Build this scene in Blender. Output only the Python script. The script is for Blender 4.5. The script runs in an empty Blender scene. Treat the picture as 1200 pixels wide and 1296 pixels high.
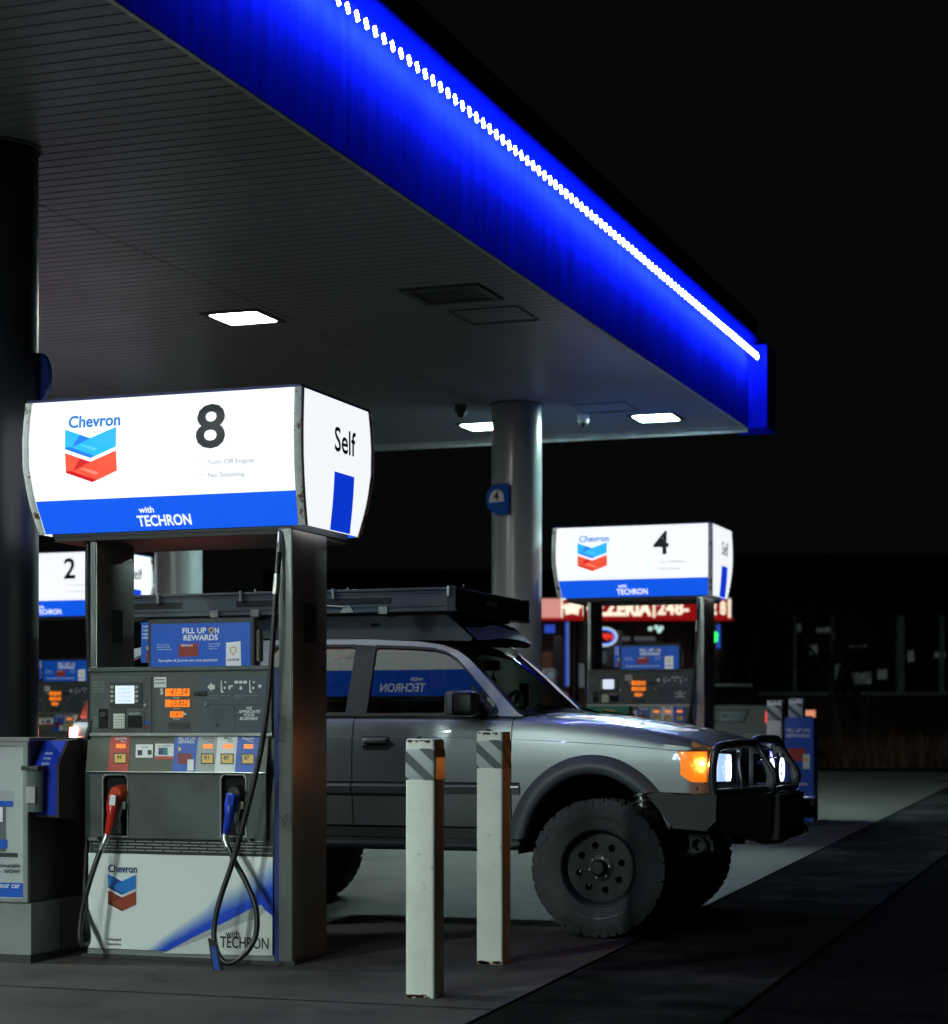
import bpy, bmesh, math, random
from mathutils import Vector, Matrix
from mathutils.geometry import tessellate_polygon
R = math.radians
random.seed(7)
S = bpy.context.scene
COL = S.collection

# ---------------------------------------------------------------- camera
EYE = 1.28                       # eye height above the forecourt
FP = 2567.0                      # focal length in pixels of the 1200 px wide photo
YAW = math.atan(920 / 2567)
sn, cs = math.sin(YAW), math.cos(YAW)
cd = bpy.data.cameras.new('camera'); cam = bpy.data.objects.new('camera', cd); COL.objects.link(cam)
S.camera = cam
cam.location = (0, 0, EYE); cam.rotation_euler = (R(90), 0, YAW)
cd.sensor_fit = 'HORIZONTAL'; cd.sensor_width = 36; cd.lens = 36 * FP / 1200
cd.shift_y = (928 - 648) / 1200
cd.clip_end = 500
cd.dof.use_dof = True; cd.dof.focus_distance = 11.7; cd.dof.aperture_fstop = 2.6
# ---------------------------------------------------------------- night sky
W = bpy.data.worlds.new('World'); S.world = W; W.use_nodes = True
bg = W.node_tree.nodes['Background']
bg.inputs[0].default_value = (.85, .92, 1.0, 1); bg.inputs[1].default_value = .0022
S.view_settings.view_transform = 'Standard'; S.view_settings.look = 'None'
S.view_settings.exposure = 0; S.view_settings.gamma = 1
S.render.engine = 'CYCLES'

SL = .033                        # the forecourt rises away from the camera
def gz(y): return SL * (min(y, 31) - 10)
def at(px, py, Y):               # photo pixel -> (X, Z) on the vertical plane Y
    u = (px - 600) / FP; t = Y / (cs + sn * u)
    return t * (-sn + cs * u), EYE + (928 - py) / FP * t
def atx(px, py, X):              # photo pixel -> (Y, Z) on the vertical plane X
    u = (px - 600) / FP; t = X / (-sn + cs * u)
    return t * (cs + sn * u), EYE + (928 - py) / FP * t

# ---------------------------------------------------------------- materials
def mat(name, col, rough=.5, metal=0, emit=None, es=1, coat=0, coatr=.03, var=0, vscale=6, bump=0, bscale=60, spec=.5, dirt=None, aniso=0):
    m = bpy.data.materials.new(name); m.use_nodes = True
    nt = m.node_tree; b = nt.nodes['Principled BSDF']
    b.inputs['Base Color'].default_value = (*col, 1); b.inputs['Roughness'].default_value = rough
    b.inputs['Metallic'].default_value = metal; b.inputs['Specular IOR Level'].default_value = spec
    b.inputs['Coat Weight'].default_value = coat; b.inputs['Coat Roughness'].default_value = coatr
    b.inputs['Anisotropic'].default_value = aniso
    if emit:
        b.inputs['Emission Color'].default_value = (*emit, 1); b.inputs['Emission Strength'].default_value = es
    if var or bump or dirt:
        tc = nt.nodes.new('ShaderNodeTexCoord')
    if var:
        n = nt.nodes.new('ShaderNodeTexNoise'); n.inputs['Scale'].default_value = vscale; n.inputs['Detail'].default_value = 7; n.inputs['Roughness'].default_value = .65
        nt.links.new(tc.outputs['Object'], n.inputs['Vector'])
        cr = nt.nodes.new('ShaderNodeValToRGB'); cr.color_ramp.elements[0].position = .3; cr.color_ramp.elements[1].position = .72
        cr.color_ramp.elements[0].color = (*[c * (1 - var) for c in col], 1); cr.color_ramp.elements[1].color = (*[min(1, c * (1 + var)) for c in col], 1)
        nt.links.new(n.outputs[0], cr.inputs[0]); nt.links.new(cr.outputs[0], b.inputs['Base Color'])
        mr = nt.nodes.new('ShaderNodeMapRange'); mr.inputs['To Min'].default_value = max(.02, rough - .1 * (1 if rough > .15 else .1)); mr.inputs['To Max'].default_value = min(1, rough + .12)
        nt.links.new(n.outputs[0], mr.inputs[0]); nt.links.new(mr.outputs[0], b.inputs['Roughness'])
        if dirt:
            n2 = nt.nodes.new('ShaderNodeTexNoise'); n2.inputs['Scale'].default_value = dirt[1]; n2.inputs['Detail'].default_value = 10; n2.inputs['Roughness'].default_value = .7
            nt.links.new(tc.outputs['Object'], n2.inputs['Vector'])
            c2 = nt.nodes.new('ShaderNodeValToRGB'); c2.color_ramp.elements[0].position = dirt[2]; c2.color_ramp.elements[1].position = dirt[2] + dirt[3]
            c2.color_ramp.elements[0].color = (0, 0, 0, 1); c2.color_ramp.elements[1].color = (1, 1, 1, 1)
            nt.links.new(n2.outputs[0], c2.inputs[0])
            mx = nt.nodes.new('ShaderNodeMixRGB'); mx.inputs[2].default_value = (*dirt[0], 1)
            nt.links.new(c2.outputs[0], mx.inputs[0]); nt.links.new(cr.outputs[0], mx.inputs[1]); nt.links.new(mx.outputs[0], b.inputs['Base Color'])
    if bump:
        n3 = nt.nodes.new('ShaderNodeTexNoise'); n3.inputs['Scale'].default_value = bscale; n3.inputs['Detail'].default_value = 5
        nt.links.new(tc.outputs['Object'], n3.inputs['Vector'])
        bp = nt.nodes.new('ShaderNodeBump'); bp.inputs['Strength'].default_value = bump; bp.inputs['Distance'].default_value = .01
        nt.links.new(n3.outputs[0], bp.inputs['Height']); nt.links.new(bp.outputs[0], b.inputs['Normal'])
    return m
def glow(name, col, st):
    m = bpy.data.materials.new(name); m.use_nodes = True; nt = m.node_tree
    b = nt.nodes['Principled BSDF']; b.inputs['Base Color'].default_value = (*[c * .5 for c in col], 1); b.inputs['Roughness'].default_value = .4
    b.inputs['Emission Color'].default_value = (*col, 1); b.inputs['Emission Strength'].default_value = st
    return m
def glassm(name, tint=(.5, .55, .52), ior=1.6, rough=.0):
    m = bpy.data.materials.new(name); m.use_nodes = True; nt = m.node_tree; nt.nodes.clear()
    o = nt.nodes.new('ShaderNodeOutputMaterial'); mx = nt.nodes.new('ShaderNodeMixShader'); t = nt.nodes.new('ShaderNodeBsdfTransparent')
    g = nt.nodes.new('ShaderNodeBsdfGlossy'); f = nt.nodes.new('ShaderNodeFresnel'); f.inputs[0].default_value = ior
    t.inputs[0].default_value = (*tint, 1); g.inputs['Roughness'].default_value = rough
    nt.links.new(f.outputs[0], mx.inputs[0]); nt.links.new(t.outputs[0], mx.inputs[1]); nt.links.new(g.outputs[0], mx.inputs[2]); nt.links.new(mx.outputs[0], o.inputs[0])
    return m

M = {}
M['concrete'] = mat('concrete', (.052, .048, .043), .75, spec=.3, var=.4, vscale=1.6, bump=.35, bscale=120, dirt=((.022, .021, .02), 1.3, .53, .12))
M['strip'] = mat('concrete_dark', (.013, .014, .0135), 1, spec=0, var=.4, vscale=2.3, bump=.4, bscale=140, dirt=((.04, .04, .04), 1.1, .5, .2))  # strip beside the pad, darker than the pad
M['asphalt'] = mat('asphalt', (.009, .0095, .010), 1, spec=0, var=.35, vscale=9, bump=.7, bscale=260)
M['joint'] = mat('joint', (.003, .003, .003), .95, spec=0)
M['ceiling'] = mat('ceiling', (.20, .222, .235), .36, var=.06, vscale=1.5)
M['trim'] = mat('pale_trim', (.5, .55, .52), .5, var=.3, vscale=5)
M['fascia'] = mat('fascia_blue', (.006, .018, .88), .6, var=.3, vscale=2.2, bump=.1, bscale=2.5, spec=0)
M['visor'] = mat('visor_blue', (.001, .006, .4), .6, spec=0)
M['roofdark'] = mat('roof_dark', (.05, .05, .055), .7)
def streaks(m, sc):
    nt = m.node_tree; n = [x for x in nt.nodes if x.type == 'TEX_NOISE'][0]; tc = [x for x in nt.nodes if x.type == 'TEX_COORD'][0]
    mp = nt.nodes.new('ShaderNodeMapping'); mp.inputs['Scale'].default_value = sc; nt.links.new(tc.outputs['Object'], mp.inputs[0]); nt.links.new(mp.outputs[0], n.inputs['Vector'])
streaks(M['fascia'], (1, 5, .5))
M['led'] = glow('led', (.40, .48, 1.0), 190)
M['lamp'] = glow('lamp_diffuser', (1.0, .97, .86), 120); M['lampfar'] = glow('lamp_diffuser_cool', (.66, 1.0, .93), 540)
M['lampframe'] = mat('lamp_frame', (.05, .06, .06), .5)
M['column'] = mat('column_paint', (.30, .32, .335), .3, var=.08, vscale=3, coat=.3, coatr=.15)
M['coldark'] = mat('column_dark', (.012, .015, .02), .4, var=.1)  # much darker than the other columns
M['white_glow'] = glow('sign_white', (.90, .945, .975), 1.0)
M['blue_glow'] = glow('sign_blue', (.005, .115, .95), .8)
M['blue_glow_dk'] = glow('sign_blue_dark', (.004, .05, .8), .75)
M['cyan_glow'] = glow('emblem_cyan', (.01, .46, 1), .95)
M['cyan_lt'] = glow('emblem_cyan_light', (.06, .56, 1), 1.0)
M['cyan_dk'] = glow('emblem_cyan_dark', (.005, .22, .95), .8)
M['red_glow'] = glow('emblem_red', (1, .10, .05), .85)
M['red_lt'] = glow('emblem_red_light', (1, .25, .17), .95)
M['red_dk'] = glow('emblem_red_dark', (.75, .012, .02), .75)
M['txtblue_glow'] = glow('name_blue', (.0, .22, .75), .7)
M['ink'] = mat('ink_black', (.012, .012, .02), .4)
M['inkgrey'] = glow('ink_pale', (.33, .33, .38), .9)
M['inkpink'] = glow('ink_pink', (.9, .55, .5), .9)
M['rust'] = mat('rusted_white', (.85, .88, .85), .6, var=.15, vscale=20, dirt=((.14, .06, .02), 9, .55, .04), bump=.3)
M['steel'] = mat('stainless', (.42, .44, .43), .28, metal=1, var=.12, vscale=3, aniso=.6)
M['steelbrown'] = mat('stainless_brown_lit', (.34, .31, .27), .42, metal=.75, var=.15, vscale=2.5, aniso=.6)  # post steel coloured brown in place of the warm light on it
M['body'] = mat('pump_grey', (.075, .095, .095), .45, var=.18, vscale=4, bump=.05, dirt=((.035, .04, .036), 3.2, .53, .2))
M['bodyolive'] = mat('pump_olive', (.075, .085, .06), .5, var=.12, vscale=6)
M['bodyblue'] = mat('pump_slate', (.055, .08, .105), .45, var=.12, vscale=5)
M['bodydk'] = mat('pump_dark', (.03, .036, .038), .5)
M['black'] = mat('black_plastic', (.012, .012, .013), .4)
M['rubber'] = mat('rubber', (.012, .012, .014), .38, var=.2, vscale=8)
M['hole'] = mat('recess_black', (.004, .004, .006), .9)
M['screen'] = glow('screen', (.75, .86, 1), .85)
M['screentxt'] = glow('screen_text', (.25, .35, .6), .5)
M['amber'] = glow('amber_lcd', (1, .22, .01), .95)
M['amberdk'] = glow('amber_digit', (.3, .05, .0), .3)
M['key'] = mat('keys', (.42, .46, .33), .5)
M['white'] = mat('white_print', (.75, .78, .78), .5)
M['pale'] = mat('pale_print', (.3, .33, .33), .6)
M['grey_print'] = mat('grey_print', (.38, .42, .42), .5)
M['pblue'] = mat('poster_blue', (.006, .085, .48), .45)
M['adblue'] = glow('ad_blue', (.004, .085, .48), .42)
M['adwhite'] = glow('ad_white', (.6, .66, .7), .45)
M['adred'] = glow('ad_red', (.22, .025, .02), .4)
M['adgold'] = glow('ad_gold', (.5, .38, .1), .4)
M['pred'] = mat('poster_red', (.5, .05, .03), .5)
M['pdred'] = mat('poster_dark_red', (.2, .012, .015), .5)
M['green'] = mat('panel_green', (.01, .2, .12), .5)
M['yellow'] = mat('button_yellow', (.75, .48, .1), .45)
M['nozred'] = mat('nozzle_red', (.6, .02, .015), .3, coat=.3)
M['nozor'] = mat('nozzle_orange', (.6, .06, .015), .35)
M['nozblue'] = mat('nozzle_blue', (.01, .04, .45), .3, coat=.3)
M['alu'] = mat('aluminium', (.45, .48, .45), .35, metal=.9, var=.15)
M['bollard'] = mat('bollard_white', (.74, .78, .72), .6, var=.12, vscale=3, dirt=((.26, .27, .21), 9, .62, .08), bump=.15, bscale=30)
M['bollrust'] = mat('bollard_rust', (.2, .12, .06), .8, var=.5, vscale=25)
M['amberglint'] = mat('painted_amber_glint', (1, .42, .04), .3, var=.5, vscale=40, coat=.5)  # orange that paints the indicator's amber reflection onto the bollard
M['bandgrey'] = mat('band_grey', (.09, .11, .12), .6)
M['bandpale'] = mat('band_pale', (.42, .47, .48), .55)
M['cabgrey'] = mat('cabinet_grey', (.2, .22, .215), .5, var=.1, bump=.05)
M['cabdark'] = mat('cabinet_dark', (.035, .035, .035), .6, var=.2)
M['towelblue'] = mat('dispenser_blue', (.008, .035, .42), .35)
M['clearpl'] = mat('smoky_plastic', (.1, .13, .12), .15, coat=.6)
M['curl'] = mat('print_white_curl', (.62, .66, .64), .5)
M['chevblue'] = mat('print_blue', (.01, .2, .62), .5); M['chevblue2'] = mat('print_blue_dark', (.008, .06, .32), .5)
M['chevred'] = mat('print_red', (.32, .05, .02), .5); M['chevred2'] = mat('print_red_dark', (.15, .015, .01), .5)
M['navy'] = mat('print_navy', (.008, .025, .16), .5)
# truck
def carpaint(name, col):
    m = mat(name, col, .37, metal=.68, coat=1, coatr=.03, var=.04, vscale=2.5)
    return m
M['paint'] = carpaint('silver_paint', (.27, .30, .31))
M['flare'] = mat('flare_plastic', (.06, .072, .085), .45, bump=.1, bscale=200)
M['gap'] = mat('shut_line', (.003, .003, .004), .9)
M['glass'] = glassm('car_glass', (.52, .6, .55), 1.75)
M['wsglass'] = glassm('windshield_glass', (.78, .86, .8), 1.5)
M['tyre'] = mat('tyre', (.045, .047, .05), .75, var=.3, vscale=12, bump=.4, bscale=90, dirt=((.06, .058, .055), 5, .55, .15))
M['rim'] = mat('black_steel_rim', (.022, .024, .027), .42, metal=.2)
def bulb(name, c, col, hot, rad, base, peak):
    m = glow(name, col, base); nt = m.node_tree; b = nt.nodes['Principled BSDF']
    tc = nt.nodes.new('ShaderNodeTexCoord'); d = nt.nodes.new('ShaderNodeVectorMath'); d.operation = 'DISTANCE'; d.inputs[1].default_value = c
    nt.links.new(tc.outputs['Object'], d.inputs[0])
    n = nt.nodes.new('ShaderNodeTexVoronoi'); n.inputs['Scale'].default_value = 38; nt.links.new(tc.outputs['Object'], n.inputs['Vector'])
    ad = nt.nodes.new('ShaderNodeMath'); ad.operation = 'MULTIPLY_ADD'; ad.inputs[1].default_value = rad * .5; nt.links.new(n.outputs['Distance'], ad.inputs[0]); nt.links.new(d.outputs['Value'], ad.inputs[2])
    mr = nt.nodes.new('ShaderNodeMapRange'); mr.interpolation_type = 'SMOOTHSTEP'; mr.inputs['From Min'].default_value = 0; mr.inputs['From Max'].default_value = rad; mr.inputs['To Min'].default_value = 1; mr.inputs['To Max'].default_value = 0
    nt.links.new(ad.outputs[0], mr.inputs[0])
    mx = nt.nodes.new('ShaderNodeMixRGB'); mx.inputs[1].default_value = (*col, 1); mx.inputs[2].default_value = (*hot, 1); nt.links.new(mr.outputs[0], mx.inputs[0]); nt.links.new(mx.outputs[0], b.inputs['Emission Color'])
    m2 = nt.nodes.new('ShaderNodeMapRange'); m2.inputs['To Min'].default_value = base; m2.inputs['To Max'].default_value = peak; nt.links.new(mr.outputs[0], m2.inputs[0]); nt.links.new(m2.outputs[0], b.inputs['Emission Strength'])
    b.inputs['Coat Weight'].default_value = 1; return m
M['ambl'] = bulb('corner_amber', (.62, -.845, 1.03), (.95, .22, .01), (1, .66, .25), .10, .9, 3.4)
M['headl'] = bulb('headlight', (.735, -.60, 1.0), (.38, .58, .9), (.85, .93, 1), .19, 1.2, 9)
M['trucktail'] = glow('truck_tail_lamp', (1, .16, .12), 90); M['ambbulb'] = glow('indicator_bulb', (1, .30, .04), 800)
M['ring'] = glow('halo', (.75, .85, 1), 2.6)
M['violet'] = glow('far_headlight', (.25, .25, 1), 3)
M['chrome'] = mat('chrome', (.6, .62, .62), .12, metal=1)
M['fairing'] = mat('fairing_black', (.012, .014, .018), .7, spec=.08)
M['bumper'] = mat('bumper_black', (.03, .034, .036), .5, var=.15, bump=.35, bscale=400)
M['barblack'] = mat('bar_black', (.028, .034, .04), .32, coat=.4, coatr=.2)
M['boxblk'] = mat('tent_shell', (.07, .095, .115), .42, var=.08, bump=.06, bscale=200)
M['interior'] = mat('interior', (.06, .07, .06), .8)
M['seat'] = mat('seat_fabric', (.05, .052, .05), .9)
M['rackp'] = mat('rack_plate', (.05, .065, .08), .45)

# ---------------------------------------------------------------- mesh kit
class MB:
    def __init__(s): s.b = bmesh.new()
    def mesh_pts(s, V, Fs):
        vs = [s.b.verts.new(v) for v in V]
        for f in Fs:
            if len(set(f)) > 2:
                try: s.b.faces.new([vs[i] for i in f])
                except ValueError: pass
        return vs
    def box(s, x0, x1, y0, y1, z0, z1, bev=0, seg=2, rot=None, piv=None):
        b2 = bmesh.new()
        vs = [b2.verts.new((x, y, z)) for x in (x0, x1) for y in (y0, y1) for z in (z0, z1)]
        for f in ((0, 1, 3, 2), (4, 6, 7, 5), (0, 4, 5, 1), (2, 3, 7, 6), (0, 2, 6, 4), (1, 5, 7, 3)): b2.faces.new([vs[i] for i in f])
        if bev: bmesh.ops.bevel(b2, geom=b2.edges[:], offset=bev, segments=seg, affect='EDGES', profile=.5)
        if rot:
            p = Vector(piv) if piv else Vector(((x0 + x1) / 2, (y0 + y1) / 2, (z0 + z1) / 2))
            Mx = Matrix.Translation(p) @ rot.to_4x4() @ Matrix.Translation(-p)
            bmesh.ops.transform(b2, matrix=Mx, verts=b2.verts)
        b2.verts.index_update()
        s.mesh_pts([v.co.copy() for v in b2.verts], [[v.index for v in f.verts] for f in b2.faces]); b2.free()
        return s
    def prism(s, pts, fn, d0, d1, holes=()):          # pts 2-D outline, fn(u,v,d)->xyz
        loops = [list(pts)] + [list(h) for h in holes]
        flat = [p for l in loops for p in l]; n = len(flat)
        tris = tessellate_polygon([[Vector((p[0], p[1], 0)) for p in l] for l in loops])
        V = [fn(p[0], p[1], d0) for p in flat] + [fn(p[0], p[1], d1) for p in flat]
        Fs = [list(t) for t in tris] + [[n + t[2], n + t[1], n + t[0]] for t in tris]
        o = 0
        for l in loops:
            k = len(l)
            for i in range(k): Fs.append([o + i, o + (i + 1) % k, n + o + (i + 1) % k, n + o + i])
            o += k
        s.mesh_pts(V, Fs); return s
    def flat(s, pts3):
        s.mesh_pts(pts3, [list(range(len(pts3)))]); return s
    def tube(s, path, r, n=10, cap=True):
        P = [Vector(p) for p in path]; rr = r if isinstance(r, (list, tuple)) else [r] * len(P)
        V = []; up = None
        for i, p in enumerate(P):
            d = (P[min(i + 1, len(P) - 1)] - P[max(i - 1, 0)]).normalized()
            if up is None: up = Vector((0, 0, 1)) if abs(d.z) < .9 else Vector((0, 1, 0))
            a = d.cross(up)
            if a.length < 1e-5: a = d.cross(Vector((1, 0, 0)))
            a.normalize(); b = a.cross(d).normalized(); up = b
            for k in range(n):
                t = 2 * math.pi * k / n; V.append(p + (a * math.cos(t) + b * math.sin(t)) * rr[i])
        Fs = [[i * n + k, i * n + (k + 1) % n, (i + 1) * n + (k + 1) % n, (i + 1) * n + k] for i in range(len(P) - 1) for k in range(n)]
        if cap: Fs += [list(range(n))[::-1], [(len(P) - 1) * n + k for k in range(n)]]
        s.mesh_pts(V, Fs); return s
    def lathe(s, prof, axis='z', c=(0, 0, 0), n=32, close=False):    # prof (r, h)
        V = []; k = len(prof)
        for i in range(n):
            t = 2 * math.pi * i / n
            for r, h in prof:
                a, b = r * math.cos(t), r * math.sin(t)
                v = {'z': (a, b, h), 'y': (a, h, b), 'x': (h, a, b)}[axis]
                V.append((c[0] + v[0], c[1] + v[1], c[2] + v[2]))
        Fs = []
        for i in range(n):
            j = (i + 1) % n
            for q in range(k if close else k - 1):
                w = (q + 1) % k; Fs.append([i * k + q, j * k + q, j * k + w, i * k + w])
        s.mesh_pts(V, Fs); return s
    def disc(s, c, r, axis='y', n=20):
        V = []
        for i in range(n):
            t = 2 * math.pi * i / n; a, b = r * math.cos(t), r * math.sin(t)
            v = {'z': (a, b, 0), 'y': (a, 0, b), 'x': (0, a, b)}[axis]; V.append((c[0] + v[0], c[1] + v[1], c[2] + v[2]))
        s.flat(V); return s
    def grid(s, fn, nu, nv, flip=False):
        V = [fn(i / nu, j / nv) for i in range(nu + 1) for j in range(nv + 1)]
        Fs = [[i * (nv + 1) + j, (i + 1) * (nv + 1) + j, (i + 1) * (nv + 1) + j + 1, i * (nv + 1) + j + 1] for i in range(nu) for j in range(nv)]
        s.mesh_pts(V, Fs); return s
    def text(s, t, fn, w=None, h=1, bold=0, shear=0, align='C', sp=1):  # fn(x,z)->xyz ; h cap height ; w total width
        V, Fs, x0, x1, ch = glyphs(t, bold, shear, sp)
        k = h / ch; kx = (w / (x1 - x0)) if w else k
        off = {'C': (x0 + x1) / 2, 'L': x0, 'R': x1}[align]
        s.mesh_pts([fn((v[0] - off) * kx, v[1] * k) for v in V], Fs); return s
    def build(s, name, m, parent=None, smooth=False, angle=35, weld=True, recalc=True):
        b = s.b
        if weld: bmesh.ops.remove_doubles(b, verts=b.verts, dist=.0004)
        if recalc: bmesh.ops.recalc_face_normals(b, faces=b.faces)
        if smooth:
            for f in b.faces: f.smooth = True
            for e in b.edges:
                if len(e.link_faces) == 2 and e.calc_face_angle(0) > R(angle): e.smooth = False
        me = bpy.data.meshes.new(name); b.to_mesh(me); b.free()
        me.materials.append(M[m] if isinstance(m, str) else m)
        o = bpy.data.objects.new(name, me); COL.objects.link(o)
        if parent: o.parent = parent
        return o
_g = {}
def glyphs(t, bold, shear, sp):
    key = (t, bold, shear, sp)
    if key not in _g:
        cu = bpy.data.curves.new('t', 'FONT'); cu.body = t; cu.size = 1; cu.offset = bold; cu.shear = shear; cu.space_character = sp; cu.resolution_u = 3
        o = bpy.data.objects.new('t', cu); COL.objects.link(o)
        dg = bpy.context.evaluated_depsgraph_get(); me = bpy.data.meshes.new_from_object(o.evaluated_get(dg))
        V = [(v.co.x, v.co.y) for v in me.vertices]; Fs = [list(p.vertices) for p in me.polygons]
        bpy.data.objects.remove(o); bpy.data.curves.remove(cu); bpy.data.meshes.remove(me)
        xs = [v[0] for v in V]
        _g[key] = (V, Fs, min(xs), max(xs), .70)
    return _g[key]
def tag(o, label, cat, group=None, kind=None):
    if kind: o['kind'] = kind
    if label: o['label'] = label
    if cat: o['category'] = cat
    if group: o['group'] = group
    return o
def empty(name, loc, rz=0):
    o = bpy.data.objects.new(name, None); COL.objects.link(o); o.location = loc; o.rotation_euler = (0, 0, rz); o.empty_display_size = .2
    return o
def struct(o): o['kind'] = 'structure'; return o
def copy_tree(o, parent=None):
    c = o.copy(); COL.objects.link(c); c.parent = parent
    for ch in list(o.children): copy_tree(ch, c)
    return c
def lerp(tab, x):
    if x <= tab[0][0]: return tab[0][1]
    for (a, p), (b, q) in zip(tab, tab[1:]):
        if x <= b: return p + (q - p) * (x - a) / (b - a)
    return tab[-1][1]
def smooth(tab, x):              # cubic Hermite through a table
    n = len(tab)
    if x <= tab[0][0]: return tab[0][1]
    if x >= tab[-1][0]: return tab[-1][1]
    sl_ = [(tab[i + 1][1] - tab[i][1]) / (tab[i + 1][0] - tab[i][0]) for i in range(n - 1)]
    tg = [sl_[0]] + [(sl_[i - 1] + sl_[i]) / 2 if sl_[i - 1] * sl_[i] > 0 else 0 for i in range(1, n - 1)] + [sl_[-1]]
    for i in range(n - 1):
        if x <= tab[i + 1][0]:
            h = tab[i + 1][0] - tab[i][0]; t = (x - tab[i][0]) / h
            return (2 * t ** 3 - 3 * t * t + 1) * tab[i][1] + (t ** 3 - 2 * t * t + t) * h * tg[i] + (-2 * t ** 3 + 3 * t * t) * tab[i + 1][1] + (t ** 3 - t * t) * h * tg[i + 1]
def curve(pts, n=8):                 # Catmull-Rom through points
    P = [Vector(p) for p in pts]; P = [P[0] * 2 - P[1]] + P + [P[-1] * 2 - P[-2]]; out = []
    for i in range(1, len(P) - 2):
        for k in range(n):
            t = k / n; a, b, c, d = P[i - 1:i + 3]
            out.append(.5 * ((2 * b) + (c - a) * t + (2 * a - 5 * b + 4 * c - d) * t * t + (3 * b - a - 3 * c + d) * t ** 3))
    out.append(P[-2]); return out

# ================================================================ GROUND
def sheet(name, x0, x1, ys, off, m):
    b = MB(); n = len(ys)
    V = [(x, y, gz(y) + off) for y in ys for x in (x0, x1)]
    b.mesh_pts(V, [[2 * i, 2 * i + 1, 2 * i + 3, 2 * i + 2] for i in range(n - 1)])
    return struct(b.build(name, m))
sheet('ground', -150, 150, [-30, 0, 10, 20, 31, 60, 250], 0, 'asphalt')
sheet('concrete_pad', -40, -3.14, [-5, 10, 31], .008, 'concrete')
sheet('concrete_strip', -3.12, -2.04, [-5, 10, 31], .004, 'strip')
b = MB()
for yj in (3.2, 6.2, 9.02, 12.1, 15.12, 18.1, 21.1, 24.1, 27.1): b.mesh_pts([(-40, yj, gz(yj) + .0105), (-3.14, yj, gz(yj) + .0105), (-3.14, yj + .012, gz(yj + .012) + .0105), (-40, yj + .012, gz(yj + .012) + .0105)], [[0, 1, 2, 3]])
for xj in (-6.9, -10.6, -14.4): b.mesh_pts([(xj, -5, gz(-5) + .0125), (xj + .012, -5, gz(-5) + .0125), (xj + .012, 31, gz(31) + .0125), (xj, 31, gz(31) + .0125)], [[0, 1, 2, 3]])
struct(b.build('pad_joints', 'joint'))
b = MB()
for xj in (-3.14, -2.04): b.mesh_pts([(xj, -5, gz(-5) + .006), (xj + .02, -5, gz(-5) + .006), (xj + .02, 31, gz(31) + .006), (xj, 31, gz(31) + .006)], [[0, 1, 2, 3]])
struct(b.build('edge_joints', 'joint'))

# ================================================================ CANOPY
CZ, CX, CY0, CY1 = 4.77, -4.86, -12.5, 22.78
can = tag(empty('canopy', (0, 0, 0)), 'wide flat forecourt canopy with a slatted ceiling and glowing blue edge', 'canopy')
seams = [-17, -13.6, -10.4, -7.22, CX - .02]
b = MB(); pitch = .13; ny = int((CY1 - CY0) / pitch)
for a, c in zip(seams, seams[1:]):
    V = []; Fs = []
    x0, x1 = a + .006, c - .006
    for i in range(ny):
        y = CY0 + i * pitch
        for yy, zz in ((y, CZ), (y + pitch - .018, CZ), (y + pitch - .016, CZ + .014), (y + pitch - .002, CZ + .014)): V += [(x0, yy, zz), (x1, yy, zz)]
    k = len(V) // 2
    Fs = [[2 * i, 2 * i + 1, 2 * i + 3, 2 * i + 2] for i in range(k - 1)]
    b.mesh_pts(V, Fs)
b.build('slatted_ceiling', 'ceiling', can)
MB().box(-17, CX - .03, CY0, CY1, CZ + .03, CZ + 1.0).build('roof_deck', 'roofdark', can)
b = MB(); b.box(-17, CX, CY1, CY1 + .03, CZ - .06, CZ + 1.0).box(CX - .02, CX + .012, CY0, CY1, CZ - .02, CZ + .004); b.build('edge_trim', 'trim', can)
b = MB()
yp = CY0
while yp < CY1 - .1:                      # fascia sheets, each about 3.6 m, slightly dished
    ye = min(yp + 3.62, CY1)
    b.grid(lambda u, v, yp=yp, ye=ye: (CX + .016 + .012 * math.sin(math.pi * v) * math.sin(math.pi * u), yp + .0015 + (ye - yp - .003) * u, CZ - .015 + .985 * v), 16, 8)
    yp = ye
b.build('fascia', 'fascia', can, smooth=True)
b = MB()                                   # rolled top edge
prof = [(0, .9), (.05, .92), (.085, .96), (.09, 1.01), (.06, 1.04), (-.02, 1.05), (-.25, 1.05)]
V = []
for y in (CY0, CY1 + .55): V += [(CX + .012 + p, y, CZ + q + .03) for p, q in prof]
k = len(prof); b.mesh_pts(V, [[i, i + 1, k + i + 1, k + i] for i in range(k - 1)])
b.build('rolled_edge', 'visor', can, smooth=True, angle=80)
b = MB(); b.box(CX - .2, CX + .22, CY1 + .02, CY1 + .55, CZ - .015, CZ + .93, bev=.01); b.build('corner_cap', 'fascia', can)
b = MB(); b.box(-17, CX + .05, CY0, CY1 + .3, CZ + 1.09, CZ + 1.28); b.build('roof_parapet', 'roofdark', can)
y0l, z0l = atx(504, 57, CX + .15); y1l, z1l = atx(928, 429, CX + .15)
LEDZ = (z0l + z1l) / 2
n = 100; pr = None
for i in range(n):
    y = 8.7 + (22.6 - 8.7) * i / (n - 1)
    if pr is None:
        pr = MB().box(-.006, .006, -.016, .016, -.030, .030, bev=.003).build('led_module', 'led', can); o = pr
    else:
        o = pr.copy(); COL.objects.link(o)
    o.location = (CX + .15, y, LEDZ); o.rotation_euler = (R(35), 0, 0)

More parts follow.
